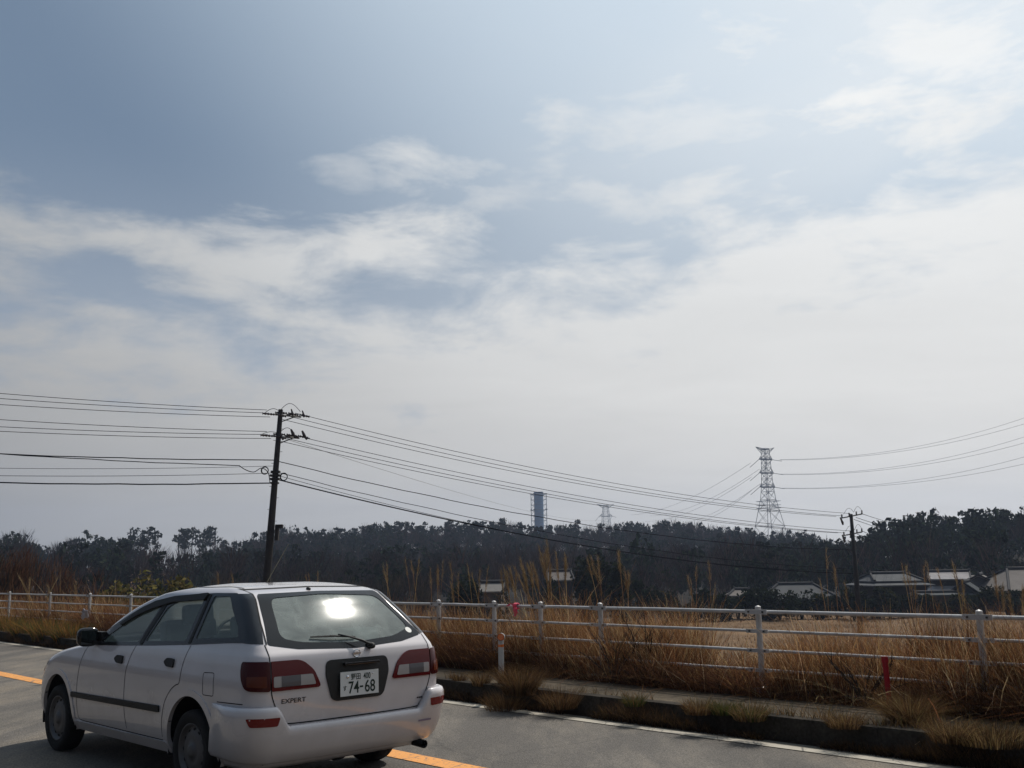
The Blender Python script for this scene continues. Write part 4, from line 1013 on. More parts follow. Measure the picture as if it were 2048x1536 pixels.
for i, (y0, x1, y1, r, k) in enumerate(LW):
    e = left_end(y0, x1, y1)
    if i == 7: p1 = at(478, 931, 47)
    else: p1 = at(x1, y1, 47.9)
    wire(e, p1, .35, r, '%s wire from the top, left of the pole behind the wagon' % ords[i], 'wires from the left edge to the near pole', wob=.015 if r > .015 else 0)
# dangling cable loop into the left coil
m = MB(); m.tube([Vector(p) for p in catmull([at(478, 931, 47), at(492, 940, 47.4), at(508, 944, 47.6), at(523, 936, 47.8), at(536, 945, 47.9), at(540, 966, 47.9)], 6)], .02, 6)
tag(m.build('cable_loop', wirem), 'slack black cable loop dipping left of the pole into its coil', 'cable')
RW = [(590, 826, 1700, 1027, .75, .014), (576, 832, 1686, 1032, .75, .014), (562, 838, 1672, 1033, .75, .014), (590, 871, 1702, 1062, .70, .014), (574, 877, 1690, 1066, .70, .014), (559, 882, 1676, 1066, .70, .014),
      (553, 922, 1705, 1100, .95, .020), (552, 944, 1706, 1138, .9, .016), (551, 958, 1706, 1147, .95, .032), (552, 950, 1706, 1142, 1.15, .012)]
for i, (x0, y0, x1, y1, sag, r) in enumerate(RW):
    wire(at(x0, y0, 48.3), at(x1, y1, 73.3), sag, r, '%s wire from the top between the near pole and the field pole' % ords[i], 'wires between the two field poles', n=44, wob=.02 if i in (6, 7) else 0)
wire(at(566, 876, 48.3), at(1230, 1037, 300), 2.0, .012, 'thin faint wire falling away right of the near pole past the blue chimney', 'wires between the two field poles', n=40, m_=mat('greyed distant wire', (.10, .10, .10), rough=.6))
for i, (x0, y0, x1, y1) in enumerate(((1722, 1027, 1850, 1054), (1712, 1035, 1840, 1062), (1708, 1039, 1835, 1068), (1722, 1061, 1790, 1076), (1714, 1068, 1780, 1082), (1708, 1072, 1770, 1086))):
    wire(at(x0, y0, 74), at(x1, y1, 190), .4, .02, '%s wire from the top, right of the field pole' % ords[i], 'wires from the field pole to the right hill', n=12)

# ================================================================== pylons and blue chimney
pyl = mat('galvanised lattice steel', (.10, .115, .13), rough=.6, spec=.2)
def pylon(name, label, px, ytop, ybase, D, prof, arms, rot, th, top_arm=True, group='lattice pylons beyond the hill'):
    """prof: list of (fraction of height, half side); arms: (fraction, reach)"""
    top = at(px, ytop, D); bz = at(px, ybase, D).z; H_ = top.z - bz; base = Vector((top.x, top.y, bz))
    r = empty(name, base, rot); tag(r, label, 'pylon', group)
    hs = lambda f: float(np.interp(f, [p[0] for p in prof], [p[1] for p in prof]))
    L = MB(); B = MB(); lv = [p[0] for p in prof]
    f = 0; levels = [0.0]
    while f < 1: f += max(.022, hs(f) * 1.5 / H_); levels.append(min(f, 1.0))
    cor = [(-1, -1), (1, -1), (1, 1), (-1, 1)]
    P = lambda f, c: Vector((c[0] * hs(f), c[1] * hs(f), f * H_))
    for c in cor: L.tube([P(f, c) for f in levels], th, 4)
    L.build('legs', pyl, r)
    for a, b in zip(levels[:-1], levels[1:]):
        for i in range(4):
            c, d = cor[i], cor[(i + 1) % 4]
            B.tube([P(a, c), P(b, d)], th * .5, 3, cap=False); B.tube([P(a, d), P(b, c)], th * .5, 3, cap=False); B.tube([P(b, c), P(b, d)], th * .5, 3, cap=False)
    B.build('lattice', pyl, r)
    ends = []
    for fr, reach, dz in arms:
        A = MB(); h = hs(fr); z = fr * H_
        for y in (-h, h): A.tube([Vector((-h - .1, y, z)), Vector((h + .1, y, z))], th * 1.2, 4)
        A.tube([Vector((0, -h - .1, z)), Vector((0, h + .1, z))], th * 1.2, 4)
        for sg in (-1, 1):
            tip = Vector((sg * reach, 0, z + dz))
            for y in (-h, h):
                A.tube([Vector((sg * h, y, z)), tip], th * 1.15, 3, cap=False); A.tube([Vector((sg * h, y, z + (-2.2 if dz > 0 else 2.2))), tip], th * .9, 3, cap=False)
                for k in (.25, .5, .75):
                    q = Vector((sg * h, y, z)).lerp(tip, k); q2 = Vector((sg * h, y, z + (-2.2 if dz > 0 else 2.2))).lerp(tip, k - .12); A.tube([q, q2], th * .4, 3, cap=False)
            ends.append((fr, sg, tip))
        arm = A.build('crossarm', pyl, r)
        if dz <= 0:
            for sg in (-1, 1):
                tip = Vector((sg * reach, 0, z + dz))
                for yy, zz, ll in ((-1, -.22, 6.5), (1, -.65, 7.5)):
                    I = MB(); d = Vector((sg * .25 if yy < 0 else -.4 * sg * 0 - .3, yy, zz)).normalized() * ll
                    I.tube([tip, tip + d], th * .75, 5); I.build('insulator_string', pyl, arm)
    return r, ends
main_p, me_ = pylon('transmission_pylon', 'tall grey lattice pylon with three crossarms above the wooded hill at right', 1530, 897, 1092, 560,
                    [(0, 7.2), (.32, 4.6), (.42, 3.2), (.62, 2.2), (1, 1.5)], [(.99, 6.3, 1.2), (.885, 4.6, 0), (.745, 4.9, 0), (.600, 5.2, 0)], math.radians(24), .19)
# mid-height platform ring
m = MB()
for z_ in (.38, .41, .45): 
    Hh = 195 * 560 / F; z = z_ * Hh; h = 4.7
    for a, b in (((-h, -h), (h, -h)), ((h, -h), (h, h)), ((h, h), (-h, h)), ((-h, h), (-h, -h))): m.tube([Vector((*a, z)), Vector((*b, z))], .12, 4)
for k in range(8): a = k * math.pi / 4; m.tube([Vector((4.7 * math.cos(a), 4.7 * math.sin(a), .38 * Hh)), Vector((4.7 * math.cos(a), 4.7 * math.sin(a), .45 * Hh))], .10, 4)
m.build('platform', pyl, main_p)
pylon('transmission_pylon', 'small distant pylon barely clearing the trees, right of the blue chimney', 1211, 1010, 1066, 900, [(0, 3.4), (.5, 3.0), (1, 1.8)], [(.97, 8.0, 1.5), (.60, 6.2, 0)], math.radians(12), .17)
conm = mat('aluminium conductor', (.22, .22, .22), rough=.5)
pw = []
for i, (x0, y0, x1, y1, x2, y2) in enumerate([(1560, 919, 1800, 899, 2048, 836), (1560, 920, 1800, 903, 2048, 848), (1561, 948, 1800, 932, 2048, 874), (1561, 949, 1800, 936, 2048, 886), (1565, 976, 1800, 964, 2048, 914), (1565, 977, 1800, 968, 2048, 928)]):
    # conductors climbing towards a nearer pylon off to the right
    xs = np.array([x0, x1, x2], float); ys = np.array([y0, y1, y2], float); c = np.polyfit(xs, ys, 2); m = MB(); pts = []
    for x in np.linspace(x0, 2300, 34):
        D = 560 - 330 * ((x - x0) / (2300 - x0)) ** .9; pts.append(at(x, float(np.polyval(c, x)), D))
    m.tube(pts, [.075 * (q.y / 560) ** .6 for q in pts], 4); tag(m.build('power_conductor', conm), '%s conductor from the top, right of the tall pylon' % ords[i], 'wire', 'conductors right of the tall pylon')
for i, (x0, y0, x1, y1) in enumerate([(1501, 926, 1262, 1030), (1503, 954, 1290, 1043), (1519, 938, 1300, 1032), (1520, 968, 1330, 1050), (1504, 980, 1350, 1050)]):
    wire(at(x0, y0, 556), at(x1, y1, 860), 6, .085, '%s faint conductor from the top, left of the tall pylon' % ords[i], 'conductors left of the tall pylon', n=20, m_=conm, name='power_conductor')
def build_chimney():
    D = 820.0; top = at(1077, 984, D); bz = at(1077, 1062, D).z; base = Vector((top.x, D, bz)); H_ = top.z - bz
    r = empty('chimney', base); tag(r, 'blue cylindrical chimney inside a steel frame above the distant trees', 'chimney')
    blue = mat('pale blue painted steel', (.075, .185, .32), rough=.6, var=.12, vscale=.1)
    m = MB(); R_ = 18.5 * D / F / 2; m.lathe([(R_, -10), (R_, H_ - 1), (R_ * .98, H_), (R_ * .9, H_), (R_ * .9, H_ - 3)], (0, 0, 0), 'Z', 40); m.build('stack', blue, r, smooth_=False)
    m = MB(); m.lathe([(R_ * 1.04, H_ - 3.2), (R_ * 1.04, H_ - .2), (R_, H_ - .2)], (0, 0, 0), 'Z', 40); m.build('crown', mat('deeper blue band', (.035, .09, .17), rough=.6), r)
    fr = MB(); h = 31 * D / F / 2 * .80; Rm = Matrix.Rotation(math.radians(14), 3, 'Z')
    C = [Rm @ Vector((a * h, b * h, 0)) for a, b in ((-1, -1), (1, -1), (1, 1), (-1, 1))]
    for c in C: fr.tube([c + Vector((0, 0, -10)), c + Vector((0, 0, H_ - 2))], .28, 5)
    nl = 7
    for k in range(nl + 1):
        z = (H_ - 2) * k / nl
        for i in range(4):
            fr.tube([C[i] + Vector((0, 0, z)), C[(i + 1) % 4] + Vector((0, 0, z))], .22 if k in (4, nl) else .13, 4)
            if k < nl: fr.tube([C[i] + Vector((0, 0, z)), C[(i + 1) % 4] + Vector((0, 0, z + (H_ - 2) / nl))], .12, 3, cap=False)
    fr.build('support_frame', pyl, r)
    pf = MB()
    for k in (4, nl):
        z = (H_ - 2) * k / nl
        for c in C: pf.box(c + Vector((0, 0, z + .3)), (1.6, 1.6, .5), Rm)
    pf.build('platform', dark_steel, r)
build_chimney()

# ================================================================== houses
def tile_mat(name, col, rough=.75, scale=3.2, glint=.0):
    m = bpy.data.materials.new(name); m.use_nodes = True; nt = m.node_tree; L = nt.links; b = nt.nodes['Principled BSDF']
    b.inputs['Roughness'].default_value = rough; b.inputs['Specular IOR Level'].default_value = .10 if rough > .3 else .7
    t = nt.nodes.new('ShaderNodeTexCoord'); w = nt.nodes.new('ShaderNodeTexWave'); w.inputs['Scale'].default_value = scale; w.bands_direction = 'X'; w.inputs['Distortion'].default_value = .3
    L.new(t.outputs['Object'], w.inputs['Vector'])
    n = nt.nodes.new('ShaderNodeTexNoise'); n.inputs['Scale'].default_value = 1.2; n.inputs['Detail'].default_value = 7; L.new(t.outputs['Object'], n.inputs['Vector'])
    ad = nt.nodes.new('ShaderNodeMath'); ad.operation = 'MULTIPLY_ADD'; ad.inputs[1].default_value = .5; L.new(w.outputs[0], ad.inputs[0]); L.new(n.outputs[0], ad.inputs[2])
    mr = nt.nodes.new('ShaderNodeMapRange'); mr.inputs['To Min'].default_value = .6; mr.inputs['To Max'].default_value = 1.35; L.new(ad.outputs[0], mr.inputs['Value'])
    vm = nt.nodes.new('ShaderNodeVectorMath'); vm.operation = 'SCALE'; vm.inputs[0].default_value = col; L.new(mr.outputs[0], vm.inputs['Scale']); L.new(vm.outputs[0], b.inputs['Base Color'])
    bp = nt.nodes.new('ShaderNodeBump'); bp.inputs['Strength'].default_value = .8; bp.inputs['Distance'].default_value = .06; L.new(w.outputs[0], bp.inputs['Height']); L.new(bp.outputs[0], b.inputs['Normal'])
    return m
tile_grey = tile_mat('grey roof tile', (.075, .078, .082)); tile_beige = tile_mat('beige grey roof tile', (.13, .115, .105), .6); tile_pale = tile_mat('pale sheet roof', (.17, .16, .15), .7); tile_shine = tile_mat('shiny sheet roof', (.30, .28, .28), .22)
tile_dark = tile_mat('dark slate roof', (.05, .056, .06)); ridge_m = mat('glazed ridge tile', (.045, .045, .047), rough=.8, spec=.08)
wall_d = mat('dark timber wall', (.022, .018, .016), rough=.8, var=.3, vscale=1.5); wall_b = mat('weathered board wall', (.075, .055, .045), rough=.85, var=.4, vscale=2.5); wall_g = mat('grey gable plaster', (.075, .085, .092), rough=.8, var=.15, vscale=1); wall_p = mat('pale plaster wall', (.16, .15, .14), rough=.8)
glz = mat('dark window glass', (.01, .012, .015), rough=.05); 
GROUND_H = -4.6
def roof_geo(m, w, d, z0, z1, kind, hipf=.28, th=.12, over=.5):
    W_, D_ = w / 2 + over, d / 2 + over; rx = W_ * (1 - hipf * 2) if kind == 'hip' else W_
    e = [(-W_, -D_, z0), (W_, -D_, z0), (W_, D_, z0), (-W_, D_, z0)]; r = [(-rx, 0, z1), (rx, 0, z1)]
    V = [Vector(p) for p in e + r]; Vb = [p - Vector((0, 0, th)) for p in V]; 
    F_ = [(0, 1, 5, 4), (2, 3, 4, 5)] + ([(1, 2, 5), (3, 0, 4)] if kind == 'hip' else [])
    m.add(V, F_); m.add(Vb, [f[::-1] for f in F_])
    n = len(m.v) - 12
    rim = [(0, 1), (1, 2), (2, 3), (3, 0)] if kind == 'hip' else [(0, 1), (1, 5), (5, 2), (2, 3), (3, 4), (4, 0)]
    for a, b in rim: m.f.append((n + a, n + 6 + a, n + 6 + b, n + b))
    return e, r, rx
def house(label, px, D, w, d, rot, y_eave, y_ridge, kind, roofm, wallm, name='house', hipf=.28, ground=GROUND_H, wins=True, skirt=None, over=.5, gable=None, cat='house'):
    c = at(px, y_eave, D); z0 = c.z; z1 = at(px, y_ridge, D).z; base = Vector((c.x, c.y, ground)); r = empty(name, base, rot); tag(r, label, cat)
    m = MB(); hh = z0 - ground - .12
    m.box((0, 0, hh / 2), (w, d, hh)); wl_ = m.build('wall', wallm, r)
    if kind == 'gable':
        g = MB(); sl = (z1 - z0) / (d / 2 + over); zt = hh + .0
        for sx_ in (-1, 1):
            g.add([(sx_ * w / 2, -d / 2, hh + .01), (sx_ * w / 2, d / 2, hh + .01), (sx_ * w / 2, 0, z1 - ground - .16), (sx_ * (w / 2 - .15), -d / 2, hh + .01), (sx_ * (w / 2 - .15), d / 2, hh + .01), (sx_ * (w / 2 - .15), 0, z1 - ground - .16)],
                  [(0, 1, 2), (3, 5, 4), (0, 2, 5, 3), (1, 4, 5, 2), (0, 3, 4, 1)])
        g.build('gable_wall', gable or wallm, r)
    m = MB(); e, rr, rx = roof_geo(m, w, d, z0 - ground, z1 - ground, kind, hipf, over=over); ro = m.build('roof', roofm, r)
    k = MB(); k.tube([Vector(rr[0]) + Vector((0, 0, .06)), Vector(rr[1]) + Vector((0, 0, .06))], .17, 8)
    if kind == 'hip':
        for a, b in ((0, 0), (3, 0), (1, 1), (2, 1)): k.tube([Vector(e[a]) + Vector((0, 0, .05)), Vector(rr[b]) + Vector((0, 0, .05))], .13, 6)
    else:
        for a, b in ((0, 0), (3, 0), (1, 1), (2, 1)): k.tube([Vector(e[a]) + Vector((0, 0, .03)), Vector(rr[b]) + Vector((0, 0, .03))], .09, 6)
    for x in (-abs(rr[0][0]), abs(rr[0][0])): k.lathe([(.0001, .32), (.10, .26), (.18, .05)], (x, 0, z1 - ground), 'Z', 7)
    k.build('ridge_tiles', ridge_m, ro)
    if wins:
        n = max(1, int(w / 2.6))
        for i in range(n):
            x = -w / 2 + w * (i + .5) / n; f = MB(); f.box((x, -d / 2 - .03, hh - 1.35), (1.5, .06, 1.15)); fo = f.build('window', wall_p, r); g = MB(); g.box((x - .36, -d / 2 - .065, hh - 1.35), (.64, .02, 1.0)); g.box((x + .36, -d / 2 - .065, hh - 1.35), (.64, .02, 1.0)); g.build('pane', glz, fo)
    if skirt:
        sw, sd_, sz0, sz1 = skirt; zz0 = at(px, sz0, D).z - ground; zz1 = at(px, sz1, D).z - ground; s = MB(); W_, D_ = sw / 2, sd_ / 2; iw, id_ = w / 2 + .003, d / 2 + .003
        o_ = [(-W_, -D_, zz0), (W_, -D_, zz0), (W_, D_, zz0), (-W_, D_, zz0)]; i_ = [(-iw, -id_, zz1), (iw, -id_, zz1), (iw, id_, zz1), (-iw, id_, zz1)]
        s.add(o_ + i_, [(j, (j + 1) % 4, 4 + (j + 1) % 4, 4 + j) for j in range(4)]); s.add([Vector(p) - Vector((0, 0, .12)) for p in o_ + i_], [(4 + j, 4 + (j + 1) % 4, (j + 1) % 4, j) for j in range(4)])
        n = len(s.v) - 16
        for j in range(4): s.f.append((n + j, n + 8 + j, n + 8 + (j + 1) % 4, n + (j + 1) % 4))
        s.build('lower_roof', roofm if not isinstance(skirt, list) else skirt[4], r)
        lw = MB(); lw.box((0, 0, (zz0 - .13) / 2), (sw - 1.2, sd_ - 1.2, zz0 - .13)); lw.build('lower_wall', wallm, r)
    return r
def build_houses():
    house('low house with grey tiled roof and glinting ridge, left of the field pole', 1592, 112, 7.2, 6.0, math.radians(-8), 1196, 1168, 'hip', tile_grey, wall_d, wins=False)
    house('little grey roof at the left end of the hedge, lowest of the village roofs', 1484, 114, 2.6, 3.0, math.radians(-5), 1190, 1179, 'hip', tile_beige, wall_d, wins=False, name='shed', cat='shed')
    house('dark house with a long pale lower roof just right of the field pole', 1776, 108, 4.2, 4.4, math.radians(4), 1161, 1147, 'hip', tile_grey, wall_d, skirt=(6.6, 7.4, 1169, 1163), wins=False, hipf=.14)
    house('two storey house whose roof glares white in the sun', 1898, 112, 3.5, 4.2, math.radians(-22), 1157, 1143, 'gable', tile_shine, wall_d, skirt=(6.2, 6.8, 1186, 1171), over=.35)
    house('grey gabled house wing between the glaring roof and the big hipped roof', 1962, 108, 5.0, 3.2, math.radians(62), 1168, 1149, 'gable', tile_pale, wall_d, gable=wall_g, wins=False, over=.3)
    house('low grey gabled annex in front of the two storey house', 1934, 100, 4.6, 2.8, math.radians(60), 1190, 1163, 'gable', tile_dark, wall_b, gable=wall_g, wins=False, over=.3)
    house('boarded shed wall under a thin dark roof behind the hedge', 1884, 98, 5.0, 2.0, math.radians(2), 1189, 1185, 'gable', tile_dark, wall_b, wins=False, over=.2, name='shed', cat='shed')
    house('house with the big beige hipped roof at the right edge', 2075, 104, 9.0, 7.0, math.radians(3), 1178, 1137, 'hip', tile_beige, wall_d, hipf=.22, over=.8)
    house('long pale roof glimpsed behind the grey gables', 1965, 128, 4.6, 3.4, math.radians(6), 1159, 1149, 'gable', tile_pale, wall_p, wins=False)
    house('small white roofed hut beside the round dark bush', 985, 92, 1.9, 3.0, math.radians(-6), 1182, 1165, 'gable', tile_pale, wall_b, wins=False, name='hut', over=.15, cat='hut')
    house('grey roofed house seen behind the tall pampas plumes', 1118, 116, 2.6, 3.6, math.radians(3), 1160, 1142, 'hip', tile_beige, wall_d, hipf=.05, wins=False, over=.2)
    # white scraps of tin shed under the trees
    house('white tin lean-to glimpsed under the dark garden trees', 1212, 118, .8, 1.4, 0.2, 1182, 1176, 'gable', tile_pale, wall_p, wins=False, name='shed', over=.1, cat='shed')
build_houses()

# ================================================================== foliage
def rquads(C, size, col, aspect=1.0, up=0.0, flat=0.0):
    """random quads: centres C, size (N,), colours (N,3)"""
    n = len(C); a = rng.normal(size=(n, 3)); a[:, 2] = a[:, 2] * (1 - flat) + up
    a /= np.linalg.norm(a, axis=1)[:, None]; b = rng.normal(size=(n, 3)); b[:, 2] *= (1 - flat); b -= a * (a * b).sum(1)[:, None]; b /= np.linalg.norm(b, axis=1)[:, None] + 1e-9
    s = size[:, None] * .5; a = a * s * aspect; b = b * s
    k = rng.uniform(.5, 1.0, (n, 4, 1))
    V = np.stack([C - a * k[:, 0] - b * .6, C + b * k[:, 1], C + a * k[:, 2] + b * .2, C - b * k[:, 3]], 1).reshape(-1, 3)
    Q = np.arange(4 * n).reshape(-1, 4); return V, Q, np.repeat(col, 4, 0)
def blades(P, h, az_, lean, w, col, seg=3, curve=1.6):
    n = len(P); d = np.stack([np.cos(az_), np.sin(az_), np.zeros(n)], 1); fa = rng.uniform(0, math.pi, n)
    s = np.stack([np.cos(fa), np.sin(fa), np.zeros(n)], 1); rows = []
    for k in range(seg + 1):
        t = k / seg; c = P + d * (lean * h * t ** curve)[:, None]; c[:, 2] += h * (t - .25 * lean * lean * t * t)
        ww = (w * (1 - .85 * t))[:, None] * .5; rows.append(c - s * ww); rows.append(c + s * ww)
    V = np.stack(rows, 1).reshape(-1, 3); b = (np.arange(n) * (2 * seg + 2))[:, None]
    Q = np.concatenate([b + np.array([[2 * k, 2 * k + 1, 2 * k + 3, 2 * k + 2]]) for k in range(seg)], 1).reshape(-1, 4)
    return V, Q, np.repeat(col, 2 * seg + 2, 0)
def join(parts):
    Vs, Qs, Cs, o = [], [], [], 0
    for V, Q, C in parts: Vs.append(V); Qs.append(Q + o); Cs.append(C); o += len(V)
    return np.concatenate(Vs), np.concatenate(Qs), np.concatenate(Cs)
def pal(n, cols, p=None, var=.18):
    c = np.array(cols); i = rng.choice(len(c), n, p=p); return np.clip(c[i] * (1 + rng.normal(0, var, (n, 1))) * (1 + rng.normal(0, .05, (n, 3))), .004, .9)

GREEN = [(.015, .022, .014), (.011, .017, .012), (.023, .029, .016), (.008, .012, .009)]
BROWN = [(.034, .026, .023), (.046, .033, .026), (.025, .020, .020)]
# unit crowns: height 1, ground at 0
def blob_pts(c, r, n, shell=.55):
    d = rng.normal(size=(n, 3)); d /= np.linalg.norm(d, axis=1)[:, None]; k = rng.uniform(shell, 1.0, (n, 1)) ** .7
    return np.array(c) + d * np.array(r) * k * (1 + .18 * np.sin(d[:, :1] * 7 + d[:, 1:2] * 5))
def crown_broad(n=230, lo=.18, wide=.36, cols=GREEN, s=.112):
    P = []; m = rng.integers(6, 10)
    for k in range(m):
        a = rng.uniform(0, 6.28); z = rng.uniform(lo + .12, .86); rr = wide * (1 - .55 * abs(z - .5)) * rng.uniform(.15, .75)
        P.append(blob_pts((rr * math.cos(a), rr * math.sin(a), z), np.array([.17, .17, .13]) * rng.uniform(.7, 1.25), n // m))
    P = np.concatenate(P); P[:, 2] = np.minimum(P[:, 2], 1.0); return rquads(P, rng.uniform(.5, 1.4, len(P)) * s, pal(len(P), cols), 1.2)
def crown_pine(n=210, lo=.32, s=.085):
    P = []; m = rng.integers(6, 9); tilt = rng.uniform(-.12, .12, 2)
    for k in range(m):
        z = lo + (1 - lo) * (k + .5) / m; a = rng.uniform(0, 6.28); rr = .22 * math.sin(math.pi * min(1, (1.08 - z) / (1.15 - lo))) + .03; rr *= rng.uniform(.3, 1)
        P.append(blob_pts((rr * math.cos(a) + tilt[0] * z, rr * math.sin(a) + tilt[1] * z, z), np.array([.15, .15, .055]) * rng.uniform(.7, 1.2), n // m))
    P = np.concatenate(P); P[:, 2] = np.minimum(P[:, 2], 1.0); return rquads(P, rng.uniform(.5, 1.3, len(P)) * s, pal(len(P), GREEN), 1.8, flat=.4)
def crown_cedar(n=260, wide=.17, s=.07, lo=.12):
    z = lo + (1 - lo) * rng.uniform(0, 1, n) ** 1.15; r = wide * (1.03 - z) / (1 - lo) * rng.uniform(.35, 1.05, n) * (1 + .25 * np.sin(z * 60)); a = rng.uniform(0, 6.28, n)
    P = np.stack([r * np.cos(a), r * np.sin(a), z - .10 * r], 1); return rquads(P, rng.uniform(.6, 1.3, n) * s * (1.15 - z), pal(n, GREEN[:2] + [(.024, .034, .026)]), 1.5)
def crown_bare(n=200, wide=.36):
    # fans of thin twigs
    a = rng.uniform(0, 6.28, n); z0 = rng.uniform(.25, .8, n); r0 = rng.uniform(0, .22, n) * (1 - abs(z0 - .5)); P = np.stack([r0 * np.cos(a), r0 * np.sin(a), z0], 1)
    h = np.minimum(rng.uniform(.12, .34, n), 1.02 - z0); V, Q, C = blades(P, h, a + rng.normal(0, .4, n), rng.uniform(.3, 1.1, n), rng.uniform(.008, .022, n), pal(n, BROWN), 2, 1.2); return V, Q, C
leafm = leaf_mat('evergreen foliage', 1.0, .22); grassm = leaf_mat('dry grass', 1.0, .34); barkm = mat('dark bark', (.035, .028, .023), rough=.95, var=.3, vscale=2)
greym = mat('grey brown bark', (.075, .060, .050), rough=.95)
def place(proto, x, y, z, h, w, rot):
    V, Q, C = proto; c, s = math.cos(rot), math.sin(rot); X = V[:, 0] * c - V[:, 1] * s; Y_ = V[:, 0] * s + V[:, 1] * c
    return np.stack([X * h * w + x, Y_ * h * w + y, V[:, 2] * h + z], 1), Q, C
def build_forest():
    protos = [crown_broad(150) for _ in range(6)] + [crown_pine(150, .22) for _ in range(4)] + [crown_cedar(140) for _ in range(4)] + [crown_bare(90) for _ in range(6)]
    kinds = [range(0, 6), range(6, 10), range(10, 14), range(14, 20)]
    parts = []; cnt = 0
    for gx in np.arange(-230, 300, 3.7):
        for gy in np.arange(80, 372, 3.9):
            x = gx + rng.uniform(-2.4, 2.4); y = gy + rng.uniform(-2.4, 2.4); px, r, Ra, Fa, A, B = hill_parts([x], [y]); px, r, Ra, Fa, A, B = px[0], r[0], Ra[0], Fa[0], A[0], B[0]
            pr = 1024 + F * x / y
            if pr < -160 or pr > 2260: continue
            inB = (B > .25 or (r > 124 and px > 1450)) and r < RB + 14; inA = ((A > .15) or (r > 101 and px < 1450)) and r < Ra + 10 and A >= B
            if not (inA or inB): continue
            q = (r - Fa) / (Ra - Fa)
            if 90 < pr < 420 and .45 < q < .86 and math.sin(pr * .031 + q * 5) > -.3: continue
            if pr < 445 and rng.random() < .15: continue
            if pr > 1440 and r < 124: continue
            if pr < 430 and r < 92: continue
            z = float(terr([x], [y])[0]); nz = math.sin(x * .045 + 1) + math.sin(y * .06 + x * .02)
            bare = rng.random() < (.62 if nz > -.2 else .30) - (.25 if q > .85 or inB else 0)
            k = 3 if bare else rng.choice([0, 1, 2], p=[.5, .3, .2])
            h = rng.uniform(5.6, 9.4) * (.9 if q > .95 else 1) * (.62 if r < 130 and px < 1450 else 1); w = rng.uniform(.55, .95)
            if 262 < pr < 460 and q > .84: h *= .45
            V, Q, C = place(protos[rng.choice(list(kinds[k]))], x, y, z - .3, h, w, rng.uniform(0, 6.28)); g = rng.uniform(.65, 1.4)
            tint = np.array([1, 1, 1]) if not bare else np.array([1.0, .95, 1.0]); parts.append((V, Q, C * g * tint)); cnt += 1
    V, Q, C = join(parts); me = quads_mesh('forest', V, Q, C); o = link('forest', me, leafm)
    tag(o, 'dark mixed wood of evergreens and bare trees covering the hillsides', 'forest', kind='stuff'); print('forest trees', cnt, len(Q))
build_forest()

def proto_tree(kind, name):
    cr = {'pine': lambda: crown_pine(460, .26, .085), 'pine_tall': lambda: crown_pine(230, .58, .07), 'cedar': lambda: crown_cedar(340), 'broad': lambda: crown_broad(460, .10), 'bare': lambda: crown_bare(260)}[kind]()
    r = empty(name); me = quads_mesh('crown', *cr); link('crown', me, leafm, r)
    m = MB(); bx_, by_ = random.uniform(-.03, .03), random.uniform(-.03, .03); tall = .93 if kind != 'broad' else .7
    m.tube([(0, 0, -.08), (bx_, by_, tall * .35), (bx_ * .4, -by_, tall * .7), (0, 0, tall)], [.026, .019, .013, .004], 6)
    for k in range(7):
        z = random.uniform(.35, .85) * tall; a = random.uniform(0, 6.28); L_ = random.uniform(.10, .22) * (1.2 - z); m.tube([(bx_ * .5, 0, z), (bx_ * .5 + L_ * .6 * math.cos(a), L_ * .6 * math.sin(a), z + .05), (L_ * math.cos(a), L_ * math.sin(a), z + .11)], [.009, .006, .003], 4)
    m.build('trunk', greym if kind == 'bare' else barkm, r); return r
SEG = [(-60, 70, 'at the far left edge'), (70, 270, 'on the left hill above the brown clearing'), (270, 335, 'left of the skyline notch'), (335, 460, 'right of the skyline notch'),
       (460, 640, 'beside the pole behind the wagon'), (640, 860, 'above the wagon roof'), (860, 1050, 'left of the blue chimney'), (1050, 1190, 'around the foot of the blue chimney'),
       (1190, 1330, 'right of the small far pylon'), (1330, 1500, 'left of the tall pylon'), (1500, 1590, 'around the feet of the tall pylon'), (1590, 1730, 'between the tall pylon and the field pole'), (1730, 1850, 'on the left shoulder of the right hill'), (1850, 2100, 'on the crest of the right hill')]
KL = {'pine': 'dark layered pine', 'pine_tall': 'slender bare trunked pine', 'cedar': 'pointed dark cedar', 'broad': 'rounded dark evergreen', 'bare': 'leafless grey brown tree'}
ords_ = ['first', 'second', 'third', 'fourth', 'fifth', 'sixth', 'seventh', 'eighth', 'ninth', 'tenth', 'eleventh', 'twelfth']
